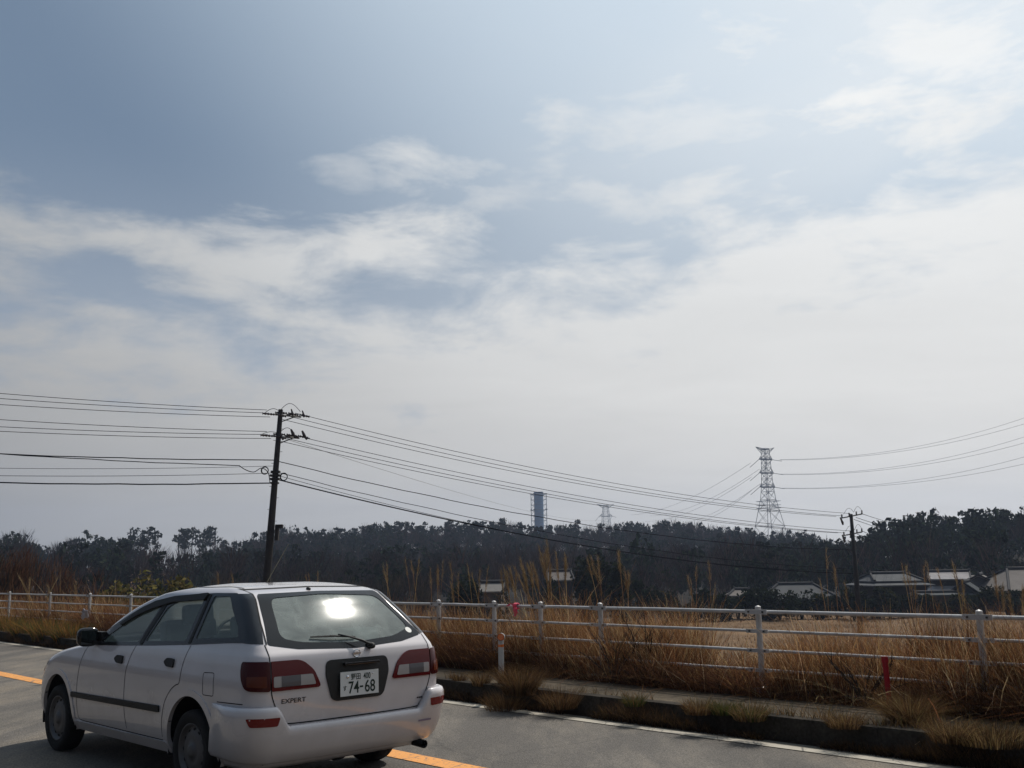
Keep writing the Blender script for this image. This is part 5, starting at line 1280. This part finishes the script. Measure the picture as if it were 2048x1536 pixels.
def build_skyline():
    pool = {k: [proto_tree(k, {'pine': 'pine_tree', 'pine_tall': 'pine_tree', 'cedar': 'cedar_tree', 'broad': 'evergreen_tree', 'bare': 'bare_tree'}[k]) for _ in range(n)] for k, n in (('pine', 4), ('pine_tall', 4), ('cedar', 4), ('broad', 4), ('bare', 3))}
    used = set()
    spec = []
    px = -20
    while px < 2075:
        if px < 70: k = random.choice(['broad', 'cedar', 'broad']); 
        elif px < 262: k = random.choice(['broad', 'bare', 'pine', 'broad'])
        elif px < 325: k = 'pine_tall'
        elif px < 352: px += 8; continue
        elif px < 432: k = 'pine_tall'
        elif px < 470: k = random.choice(['pine', 'broad'])
        elif px < 640: k = random.choice(['broad', 'cedar', 'pine', 'broad'])
        elif px < 1150: k = random.choice(['pine', 'pine', 'broad', 'bare'])
        elif px < 1340: k = random.choice(['broad', 'pine', 'broad'])
        elif px < 1700: k = random.choice(['broad', 'cedar', 'cedar', 'pine'])
        else: k = random.choice(['broad', 'cedar', 'broad', 'pine', 'bare'])
        spec.append((px, k, None)); px += random.uniform(8, 16) if k == 'pine_tall' else random.uniform(8, 14)
    spec += [(570, 'cedar', 1047), (580, 'cedar', 1048), (1565, 'cedar', 1052), (1890, 'cedar', 1027), (1955, 'cedar', 1021), (1962, 'cedar', 1026), (1815, 'cedar', 1036), (1653, 'cedar', 1067), (1985, 'cedar', 1030), (1000, 'pine', 1037), (1150, 'pine', 1040)]
    spec.sort(key=lambda q: q[0]); segof = lambda v: next(s for a_, b_, s in SEG if a_ <= v < b_); seen = {}; ORD = ords_ + ['thirteenth', 'fourteenth', 'fifteenth', 'sixteenth', 'seventeenth', 'eighteenth', 'nineteenth', 'twentieth'] + ['%s-first' % w for w in ('twenty', 'thirty')] * 8
    for px, k, yt in spec:
        B_ = px > 1738
        D = (RB if B_ else float(np.interp(px, *RA))) * random.uniform(.97, 1.02); tab = TOPB if B_ else TOPA
        y = yt or float(np.interp(px, *tab)) + random.uniform(-2, 7)
        if k == 'pine_tall': y = random.uniform(1052, 1062)
        a = at(px, y, D * math.cos(math.atan((px - 1024) / F))); z = float(terr([a.x], [a.y])[0]) - .3; h = a.z - z
        if h < 3: h = 3.5
        p = random.choice(pool[k]); lab = segof(px); seen[(k, lab)] = seen.get((k, lab), 0) + 1; many = sum(1 for q in spec if q[1] == k and segof(q[0]) == lab) > 1
        o = p if p.name not in used else copy_tree(p)
        used.add(p.name) if o is p else None
        if k == 'broad' or k == 'bare': wd = random.uniform(.50, .75)
        elif k == 'cedar': wd = random.uniform(.65, 1.0)
        else: wd = random.uniform(.55, .85)
        o.location = (a.x, a.y, z); o.scale = (h * wd, h * wd, h); o.rotation_euler = (0, 0, random.uniform(0, 6.28))
        tag(o, ('%s %s from the left, %s' % (ORD[seen[(k, lab)] - 1], KL[k], lab)) if many else '%s on the skyline %s' % (KL[k], lab), 'tree', '%s trees on the skyline %s' % (k.replace('_', ' '), lab))
    for k in pool:
        for p in pool[k]:
            if p.name not in used:
                for c in list(p.children): bpy.data.objects.remove(c)
                bpy.data.objects.remove(p)
build_skyline()

def bush(name, label, px, ytop, D, wpx, cols, n=900, s=.16, mat_=None, ybase=None, cat='shrub', group=None, kind='leaf', aspect=1.1, trunk=True, ground=None):
    a = at(px, ytop, D); x, y = a.x, a.y; z0 = float(terr([x], [y])[0]) if ground is None else ground; h = max(a.z - z0, .6); w = wpx * D / F / 2
    r = empty(name, (x, y, z0)); tag(r, label, cat, group)
    P = []; m = 10
    for k in range(m):
        an = rng.uniform(0, 6.28); zc = rng.uniform(.15, .82); rr = w * .62 * math.sqrt(rng.random()) * (1 - .5 * max(0, zc - .5)); q = blob_pts((rr * math.cos(an), rr * math.sin(an), zc * h), np.array([w * .45, w * .45, h * .22]) * rng.uniform(.7, 1.15), n // m, .45); P.append(q)
    P = np.concatenate(P); P[:, 2] = np.clip(P[:, 2], .02, h * rng.uniform(.93, 1.03, len(P)))
    if kind == 'leaf': g = rquads(P, rng.uniform(.5, 1.4, len(P)) * s * 1.9, pal(len(P), cols), aspect)
    else: g = blades(P, np.minimum(rng.uniform(.35, 1.1, len(P)) * s * 5, h * 1.05 - P[:, 2] + .1), np.arctan2(P[:, 1], P[:, 0]) + rng.normal(0, .5, len(P)), rng.uniform(.1, .7, len(P)), rng.uniform(.5, 1.3, len(P)) * s * .22, pal(len(P), cols), 3)
    link('foliage', quads_mesh('foliage', *g), mat_ or leafm, r)
    if trunk:
        t = MB()
        for k in range(4): an = random.uniform(0, 6.28); t.tube([(0, 0, -.3), (w * .15 * math.cos(an), w * .15 * math.sin(an), h * .4), (w * .4 * math.cos(an), w * .4 * math.sin(an), h * .75)], [.07, .05, .02], 5)
        t.build('stem', barkm, r)
    return r
DK = [(.012, .017, .010), (.018, .024, .013), (.009, .012, .008), (.026, .030, .015)]
OL = [(.12, .105, .034), (.085, .078, .030), (.15, .12, .045), (.045, .045, .018)]
RB_ = [(.090, .045, .028), (.060, .033, .023), (.12, .064, .036), (.04, .025, .019)]
STRAW = [(.31, .187, .088), (.24, .122, .052), (.185, .082, .036), (.50, .36, .20), (.095, .048, .027)]
def build_bushes():
    bush('round_bush', 'large round black green bush in the field left of the white roofed hut', 930, 1146, 76, 84, DK, 1800, .16)
    bush('low_bush', 'low dark bush in front of the small white roofed hut', 988, 1180, 86, 66, DK, 900, .13)
    bush('low_bush', 'low dark bush below the grey roofed house behind the tall pampas', 1112, 1160, 88, 84, DK, 1200, .15)
    for i, (px, yt, D, w, nm) in enumerate(((1162, 1112, 84, 62, 'left'), (1200, 1102, 86, 70, 'middle'), (1240, 1122, 83, 60, 'right'))):
        bush('garden_tree', '%s of three tall dark garden trees behind the fence' % {'left': 'leftmost', 'middle': 'tallest and middle', 'right': 'rightmost'}[nm], px, yt, D, w, DK, 1700, .18, cat='tree', group='dark garden trees')
    hb = [(1268, 1160, 52), (1300, 1172, 48), (1338, 1184, 44), (1378, 1196, 46), (1408, 1182, 44), (1442, 1186, 48), (1474, 1190, 44), (1512, 1168, 60), (1556, 1178, 58), (1600, 1176, 60), (1640, 1184, 46),
          (1672, 1188, 44), (1704, 1178, 44), (1740, 1188, 44), (1775, 1174, 56), (1812, 1190, 44), (1846, 1192, 40), (1880, 1200, 44), (1912, 1194, 40), (1966, 1176, 74), (2012, 1192, 50), (2050, 1184, 54), (2092, 1182, 54)]
    W_ = ['under the grey tiled roof', 'in front of the boarded shed', 'below the hipped roof']
    for i, (px, yt, w) in enumerate(hb):
        where = ('right of the garden trees' if px < 1400 else 'just left of the low grey roof' if px < 1540 else 'in front of the low grey roof' if px < 1660 else 'beside the field pole' if px < 1750 else 'before the long pale lower roof' if px < 1830 else 'in front of the boarded shed' if px < 1930 else 'below the big hipped roof')
        nth = sum(1 for q in hb[:i] if where_of(q[0]) == where_of(px))
        bush('hedge_shrub', '%s dark hedge shrub from the left %s' % (ords_[nth], where), px, yt - 4 + random.uniform(-3, 3), 93 + random.uniform(-1.5, 1.5), w * 1.45, DK + ([(.05, .048, .018)] if i % 4 == 2 else []), 950, .17, cat='shrub', group='dark hedge shrubs at the far side of the field')
    for i, (px, yt, D, w) in enumerate(((228, 1160, 46, 70), (268, 1152, 47, 76), (312, 1146, 46, 80), (350, 1150, 48, 70), (395, 1160, 50, 66))):
        bush('bamboo_thicket', '%s of five olive green thickets left of the wagon roof' % ['first', 'second', 'third', 'fourth', 'fifth'][i], px, yt, D, w * 1.25, OL, 1500, .10, cat='thicket', group='olive thickets left of the wagon', aspect=1.8)
    for i, (px, yt, D, w) in enumerate(((-30, 1104, 34, 110), (20, 1098, 36, 100), (66, 1104, 38, 90), (108, 1120, 40, 80), (150, 1136, 44, 80), (192, 1148, 46, 64))):
        bush('bare_shrub', '%s of six reddish brown leafless shrubs from the left edge' % ['first', 'second', 'third', 'fourth', 'fifth', 'sixth'][i], px, yt, D, w * 1.2, RB_, 900, .13, kind='twig', cat='shrub', group='reddish brown shrubs at the left')
    for i, (px, yt) in enumerate(((440, 1148), (490, 1150), (545, 1146), (600, 1150), (660, 1152), (720, 1148), (780, 1150), (840, 1152))):
        bush('field_shrub', '%s dim brown grey shrub from the left, above the wagon roof' % ords_[i], px, yt, 92 + random.uniform(-5, 5), 76, [(.05, .042, .034), (.035, .034, .028), (.07, .052, .036)], 620, .20, kind='twig', cat='shrub', group='dim shrubs above the wagon roof')
def where_of(px): return 0 if px < 1400 else 1 if px < 1540 else 2 if px < 1660 else 3 if px < 1750 else 4 if px < 1830 else 5 if px < 1930 else 6
ords_ = ['first', 'second', 'third', 'fourth', 'fifth', 'sixth', 'seventh', 'eighth', 'ninth', 'tenth', 'eleventh', 'twelfth']
build_bushes()

# ------------------------------------------------------------------ grass
def g_noise(x, y, f, ph=0): return .5 + .25 * (np.sin(x * f + ph + 1.7 * np.sin(y * f * .7)) + np.sin(y * f * 1.3 + ph * 2 + 1.3 * np.sin(x * f * .9 + 1)))
def scatter(s0, s1, t0, t1, n, dens=0.0):
    u = rng.random(n); s = s0 + (s1 - s0) * (u ** (1 + dens)); t = rng.uniform(t0, t1, n); x = RD.x * s + RT.x * t; y = RD.y * s + RT.y * t; return s, t, x, y
def build_grass():
    parts = []
    WIND = math.radians(200)
    def add(s0, s1, t0, t1, n, h0, h1, w, cols, p=None, dens=.5, lean=(.1, .7), seg=3, nf=1.1, z_off=0, zfun=None, cut=0.0, azs=1.3):
        s, t, x, y = scatter(s0, s1, t0, t1, n, dens); g = g_noise(x, y, nf, s0); g2 = g_noise(x, y, nf * 2.7, t0)
        keep = g * .6 + g2 * .4 > cut; s, t, x, y, g, g2 = s[keep], t[keep], x[keep], y[keep], g[keep], g2[keep]; n = len(x)
        z = (zfun(s, t) if zfun else terr(x, y)) + z_off - .02
        h = (h0 + (h1 - h0) * np.clip((g * .65 + g2 * .45 - .25) * 1.5, 0, 1)) * rng.uniform(.45, 1.15, n)
        parts.append(blades(np.stack([x, y, z], 1), h, WIND + rng.normal(0, azs, n), rng.uniform(*lean, n), rng.uniform(.6, 1.4, n) * w, pal(n, cols, p) * (.60 + .75 * g2)[:, None], seg))
    B_ = [(.135, .060, .029), (.085, .040, .024), (.23, .110, .048), (.05, .028, .019)]
    # matted growth in front of and under the fence
    add(2, 34, 8.95, 9.30, 52000, .20, .80, .009, B_ + STRAW[:1], [.30, .28, .12, .25, .05], .7, (.4, 1.6), azs=2.8, nf=1.6)
    add(2, 34, 9.05, 10.4, 34000, .22, .98, .008, STRAW + B_[:2], [.20, .24, .18, .06, .12, .12, .08], .7, (.1, .9), azs=2.0, nf=1.3)
    add(2, 34, 8.95, 10.2, 2200, .30, .72, .010, [(.42, .30, .16), (.50, .40, .26)], None, .7, (.1, 1.2), azs=2.6)
    add(2, 36, 10.2, 12.2, 17000, .30, .85, .010, STRAW, [.26, .28, .22, .06, .18], .5, (.1, .7), azs=2.0)
    add(2, 60, 12, 20, 36000, .30, .95, .016, [(c[0] * .8, c[1] * .76, c[2] * .78) for c in STRAW], [.26, .28, .22, .06, .18], .4, (.1, .8), nf=.5, azs=2.0, cut=.15)
    add(0, 95, 20, 48, 42000, .18, .50, .030, [(c[0] * .66, c[1] * .63, c[2] * .66) for c in STRAW], [.30, .28, .18, .06, .18], .2, (.1, .9), nf=.25, seg=2, azs=2.0, cut=.2)
    add(-10, 150, 46, 100, 36000, .15, .42, .055, [(.15, .095, .048), (.105, .060, .032), (.065, .040, .026), (.20, .135, .07)], None, .1, (.1, .9), nf=.12, seg=2, azs=2.0, cut=.2)
    add(2, 34, 8.97, 9.9, 9000, .30, .75, .009, STRAW + B_[:2], None, .7, (1.2, 2.3), azs=3.0, nf=1.4, seg=5)
    for s0, s1, n_, h1 in ((7.2, 9.8, 9000, 1.0), (5.1, 5.9, 3500, .85), (3.3, 4.4, 4500, 1.0), (10.5, 13.5, 6000, .95)):
        add(s0, s1, 9.08, 10.1, n_, .45, h1, .008, STRAW + B_[:1], None, 0, (.1, .7), azs=1.6, nf=2.4)
    # left part of the verge, beyond the wagon
    add(22, 62, 8.9, 12.5, 30000, .30, .95, .016, STRAW + B_[:2], None, .1, (.1, .6), nf=.8)
    # tufts along the top and the foot of the kerb, litter in the gutter
    zk = lambda s, t: np.where(t > 8.02, .205, np.where(t > 7.95, .2, .0))
    KC = [(.13, .080, .036), (.072, .045, .022), (.18, .115, .054), (.042, .030, .016), (.055, .055, .020)]
    add(2, 32, 8.0, 8.16, 6500, .04, .20, .006, KC, [.3, .25, .2, .15, .1], .6, (.2, 1.1), zfun=zk, cut=.50, nf=2.1, azs=2.4)
    add(2, 32, 7.84, 7.955, 36000, .05, .27, .006, [(.07, .042, .02), (.035, .022, .015), (.10, .06, .03), (.022, .015, .011)], None, .6, (.2, 1.2), zfun=lambda s, t: np.zeros_like(s) + .004, cut=.30, nf=1.7, azs=2.4)
    add(24, 60, 7.92, 8.9, 14000, .12, .42, .012, [(.20, .10, .035), (.09, .08, .03), (.13, .07, .03), (.05, .055, .022)], None, .1, (.2, .9), zfun=zk, nf=1.0, cut=.30, azs=2.4)
    V, Q, C = join(parts); me = quads_mesh('dry_grass', V, Q, C); o = link('dry_grass', me, grassm)
    tag(o, 'dry straw and rust coloured grass over the verge, slope and field', 'dry grass', kind='stuff'); print('grass quads', len(Q))
build_grass()
def tuft(name, label, px, py, zg, h, rad, n, cols, lean=(.2, 1.2), w=.0052, group=None, cat='grass clump', azs=6.3, az0=0, hmin=.4, seg=4):
    c = on_ground(px, py, zg); r = rng.uniform(0, 1, n) ** .7 * rad * .45; a = rng.uniform(0, 6.28, n)
    P = np.stack([r * np.cos(a), r * np.sin(a), np.zeros(n) - .02], 1); aa = a if azs > 6 else az0 + rng.normal(0, azs, n)
    g = blades(P, rng.uniform(hmin, 1.05, n) * h, aa, rng.uniform(*lean, n), rng.uniform(.6, 1.4, n) * w, pal(n, cols), seg)
    o = link(name, quads_mesh(name, *g), grassm); o.location = c; tag(o, label, cat, group); return o
def build_tufts():
    G = 'grass clumps along the kerb'
    A_ = [(.12, .066, .029), (.07, .038, .019), (.16, .10, .05), (.038, .025, .014)]; Gn = [(.030, .048, .013), (.055, .062, .018), (.10, .075, .03)]; Pl = [(.22, .15, .07), (.14, .09, .042), (.085, .05, .025)]
    tuft('grass_clump', 'big brown grass clump hanging over the kerb just right of the delineator post', 1040, 1385, .2, .34, .38, 1500, A_, group=G)
    tuft('grass_clump', 'smaller brown clump between the delineator post and the big clump', 1014, 1368, .2, .26, .2, 600, A_, group=G)
    tuft('grass_clump', 'low yellowish clump on the kerb left of the delineator post', 962, 1368, .2, .20, .22, 500, Pl + A_, group=G)
    tuft('grass_clump', 'small dark clump on the kerb close to the wagon', 918, 1362, .2, .15, .16, 300, A_, group=G)
    tuft('grass_clump', 'rust coloured clump at the foot of the kerb below the big clump', 1010, 1420, .0, .24, .45, 900, A_, group=G)
    tuft('grass_clump', 'brown clump spilling into the gutter right of the big clump', 1120, 1412, .1, .24, .40, 900, A_, group=G)
    tuft('grass_clump', 'low green and rust clump on the kerb below the bare twiggy shrub', 1268, 1408, .2, .12, .20, 500, Gn + A_[:1], group=G)
    tuft('grass_clump', 'bright green clump in the middle of the kerb edge', 1448, 1424, .2, .14, .26, 600, Gn, group=G)
    tuft('grass_clump', 'yellow brown grass hanging down the kerb face right of the green clump', 1500, 1436, .2, .17, .30, 700, Pl + Gn[:1], group=G)
    tuft('grass_clump', 'yellow grass hanging over the kerb left of the green clump', 1396, 1424, .2, .15, .26, 600, Pl + A_[:2], group=G)
    tuft('grass_clump', 'large pale fountain shaped grass clump on the pavement at right', 1822, 1446, .2, .30, .30, 2600, Pl + A_[:2], (.3, 1.5), group=G)
    tuft('grass_clump', 'fine yellow grass on the kerb edge at the right border', 1985, 1482, .2, .16, .6, 1500, Pl + A_[3:], group=G)
    tuft('grass_clump', 'sparse yellow grass on the kerb between the pale clump and the right border', 1905, 1478, .2, .20, .35, 700, Pl + A_[1:2], group=G)
    tuft('grass_clump', 'thin weeds on the kerb left of the pale fountain clump', 1690, 1450, .2, .15, .32, 600, A_ + Pl[:1], group=G)
    for i, (px, py, h) in enumerate(((20, 1268, .55), (62, 1274, .5), (104, 1280, .55), (148, 1284, .5))):
        tuft('grass_clump', '%s green and orange grass clump from the left on the far verge beyond the bonnet' % ords_[i], px, py, .1, h, .9, 1200, [(.28, .13, .04), (.08, .085, .025), (.16, .085, .035), (.05, .06, .02)], (.2, 1.0), .014, group='green and orange clumps beyond the bonnet')
    # tall dark stems by the right post
    for i, (px, py, zg, h, n, rad, lab) in enumerate(((1890, 1408, .18, .88, 260, .55, 'tall reddish brown weed stems standing left of the nearest fence post'), (1975, 1415, .18, .92, 200, .5, 'tall reddish brown weed stems standing right of the nearest fence post'),
                                               (1680, 1412, .18, .62, 26, .35, 'few thin dark stems in front of the fence left of the red marker post'), (1420, 1390, .18, .45, 30, .4, 'few thin brown stems in the middle of the fence foot'))):
        tuft('weed_stems', lab, px, py, zg, h, rad, n, [(.05, .022, .014), (.09, .040, .022), (.025, .015, .012)], (.0, .22), .011, 'tall weed stems at the fence', 'weeds', 1.2, math.radians(190), .55)
    # bare twiggy shrubs at the fence
    for i, (px, py, h, lab) in enumerate(((1296, 1372, .80, 'black leafless twiggy shrub in front of the fence'), (1228, 1372, .70, 'thin leafless shrub left of the black twiggy one'), (1730, 1420, .5, 'low leafless twig shrub left of the red marker post'))):
        c = on_ground(px, py, .17); m = MB()
        for k in range(13):
            a = random.uniform(0, 6.28); l = random.uniform(.1, .55); hh = h * random.uniform(.6, 1.05); p = [Vector((0, 0, -.02)), Vector((l * .25 * math.cos(a), l * .25 * math.sin(a), hh * .4)), Vector((l * .6 * math.cos(a), l * .6 * math.sin(a), hh * .75)), Vector((l * math.cos(a), l * math.sin(a), hh))]
            m.tube(p, [.008, .006, .0045, .002], 5)
            for j in range(3): q = p[1].lerp(p[3], random.uniform(.1, .9)); a2 = a + random.uniform(-1.4, 1.4); m.tube([q, q + Vector((.10 * math.cos(a2), .10 * math.sin(a2), .16))], [.004, .0018], 4)
        o = m.build('twig_shrub', mat('dark twig bark', (.03, .021, .016), rough=.9)); o.location = c; tag(o, lab, 'shrub')
    # loose dead stalks
    for i, (x0, y0, z0, x1, y1, z1, lab) in enumerate(((946, 1392, .02, 976, 1366, .24, 'pale bent dead stalk lying against the kerb near the wagon'), (2046, 1390, .25, 1998, 1310, .7, 'long pale leaning stalk at the right end of the fence'))):
        a, b = on_ground(x0, y0, z0), on_ground(x1, y1, z1); b = at(x1, y1, a.y + .05); m = MB(); m.tube([a, a.lerp(b, .5) + Vector((0, 0, -.02)), b], .005, 6); tag(m.build('dead_stalk', mat('pale stalk', (.36, .30, .20), rough=.8)), lab, 'stalk')
build_tufts()
def pampas(label, D, tips, group='pampas grass behind the fence'):
    """tips: list of (px, ytop); all stems of one clump rise from one root"""
    cx = sum(p[0] for p in tips) / len(tips) + 34 * 17 / D; c = at(cx, 1150, D); z0 = float(terr([c.x], [c.y])[0]); r = empty('pampas_grass', (c.x, c.y, z0)); tag(r, label, 'pampas grass', group)
    st, plm = [], []
    for px, yt in tips:
        b = Vector((rng.uniform(-.25, .25) + (at(px, 1150, D).x - c.x) * .55, rng.uniform(-.3, .3), 0)); t = at(px, yt, D + rng.uniform(-.3, .3)) - Vector((c.x, c.y, z0)); n = 9; pts = []
        for k in range(n + 1):
            u = k / n; q = b.lerp(t, u); q.x += (t.x - b.x) * (u * u - u) * .75; q.z += .10 * (t.z) * u * (1 - u); pts.append(q)
        m = pts; w = .0036 * (D / 17) ** .5
        V = []; C_ = pal(1, [(.26, .15, .07), (.34, .22, .10), (.20, .11, .055)])
        for q in pts: V += [(q.x - w, q.y, q.z), (q.x + w, q.y + w, q.z)]
        st.append((np.array(V), np.array([(2 * i, 2 * i + 1, 2 * i + 3, 2 * i + 2) for i in range(n)]), np.repeat(C_, len(V), 0)))
        L_ = rng.uniform(.30, .46) * (D / 17) ** .4; d = (pts[-1] - pts[-3]).normalized(); N_ = 90 if D < 18 else 44; u = rng.random(N_); base = np.array(pts[-1] - d * L_ * .95)[None] + np.array(d)[None] * (u * L_)[:, None] + rng.normal(0, .010, (N_, 3))
        az_ = np.arctan2(d.y, d.x) + rng.normal(0, .9, N_)
        plm.append(blades(base, rng.uniform(.06, .15, N_) * (1.15 - u * .5) * (D / 17) ** .4, az_, rng.uniform(.2, .8, N_), np.full(N_, .0055 * (D / 17) ** .5), pal(N_, [(.20, .14, .075), (.14, .09, .046), (.28, .21, .125)]), 2))
        # a few long leaves
    nl = 26 * max(1, len(tips) // 4); P = np.stack([rng.normal(0, .35, nl), rng.normal(0, .3, nl), np.zeros(nl)], 1)
    lv = blades(P, rng.uniform(.8, 1.9, nl), rng.uniform(0, 6.28, nl), rng.uniform(.2, .9, nl), np.full(nl, .014), pal(nl, STRAW), 5)
    link('stems', quads_mesh('stems', *join(st)), grassm, r); link('plumes', quads_mesh('plumes', *join(plm)), grassm, r); link('leaves', quads_mesh('leaves', *lv), grassm, r)
def J(x, y, n, sx_=20, sy=9):
    n = max(2, int(n * .55)); return [(x + random.uniform(-sx_, sx_), y + random.uniform(-sy, sy)) for _ in range(n)]
pampas('tallest tawny pampas plumes behind the fence, in front of the grey roofed house', 16.5, [(1078, 1095), (1094, 1086), (1093, 1106), (1112, 1106), (1130, 1114), (1083, 1124), (1101, 1130), (1132, 1120), (1088, 1112)])
pampas('leaning tawny pampas plumes just left of the tallest ones', 17.0, [(1042, 1121), (1055, 1131), (1062, 1130), (1044, 1134), (1067, 1133), (1048, 1146), (1070, 1142), (1030, 1140)])
pampas('tawny pampas plumes right of the white roofed hut', 17.5, [(1002, 1144), (1008, 1138), (1018, 1135), (1022, 1150), (1032, 1152), (1014, 1146)])
pampas('thin plume pair in front of the dark garden trees', 17.0, [(1176, 1121), (1183, 1120), (1196, 1117), (1237, 1106), (1257, 1148), (1250, 1142)])
pampas('faint pampas plumes above the right shoulder of the wagon', 22, J(775, 1124, 3) + J(822, 1126, 5) + [(838, 1120)])
pampas('faint pampas plumes left of the large round bush', 22, J(860, 1138, 4) + J(888, 1130, 3) + [(886, 1124), (902, 1168)])
pampas('faint pampas plumes growing in front of the large round bush', 21, [(936, 1133), (944, 1150), (960, 1140), (916, 1150), (976, 1136)])
pampas('sparse plumes at the middle of the hedge', 19, [(1392, 1137), (1376, 1156), (1418, 1128), (1430, 1172), (1382, 1160)])
pampas('sparse plumes left of the field pole', 19, [(1652, 1101), (1668, 1130), (1669, 1142), (1640, 1160), (1690, 1165)])
pampas('sparse plumes between the field pole and the glaring roof', 19, [(1804, 1130), (1812, 1132), (1848, 1132), (1855, 1128), (1830, 1160), (1820, 1150)])
pampas('sparse plumes in front of the glaring roof', 20, [(1876, 1140), (1905, 1124), (1910, 1134), (1924, 1160)])
pampas('sparse plumes at the right edge in front of the big hipped roof', 14, [(1990, 1150), (2018, 1190), (2046, 1178), (2005, 1176), (1925, 1192)])
pampas('tawny grass plumes behind the left end of the fence', 26, J(40, 1150, 5, 30, 10) + J(100, 1165, 3, 20, 8))
pampas('short tawny plumes between the left fence and the olive thickets', 28, J(180, 1172, 6, 40, 8))
pampas('thin plumes seen above the wagon roof left of the pole', 24, J(440, 1152, 5, 40, 6))
pampas('thin plumes seen above the wagon roof right of the pole', 24, J(620, 1146, 6, 40, 8))

# ------------------------------------------------------------------ haze
def build_haze():
    m = MB(); m.box((150, 620, 30), (3400, 1900, 140)); 
    hm = bpy.data.materials.new('pale air'); hm.use_nodes = True; nt = hm.node_tree; nt.nodes.clear(); o = nt.nodes.new('ShaderNodeOutputMaterial'); v = nt.nodes.new('ShaderNodeVolumePrincipled')
    v.inputs['Color'].default_value = (.55, .67, .92, 1); v.inputs['Density'].default_value = .00030; v.inputs['Anisotropy'].default_value = .2
    nt.links.new(v.outputs[0], o.inputs['Volume']); ob = m.build('haze', hm); tag(ob, 'thin pale haze over the field and hills', 'haze', kind='stuff')
build_haze()
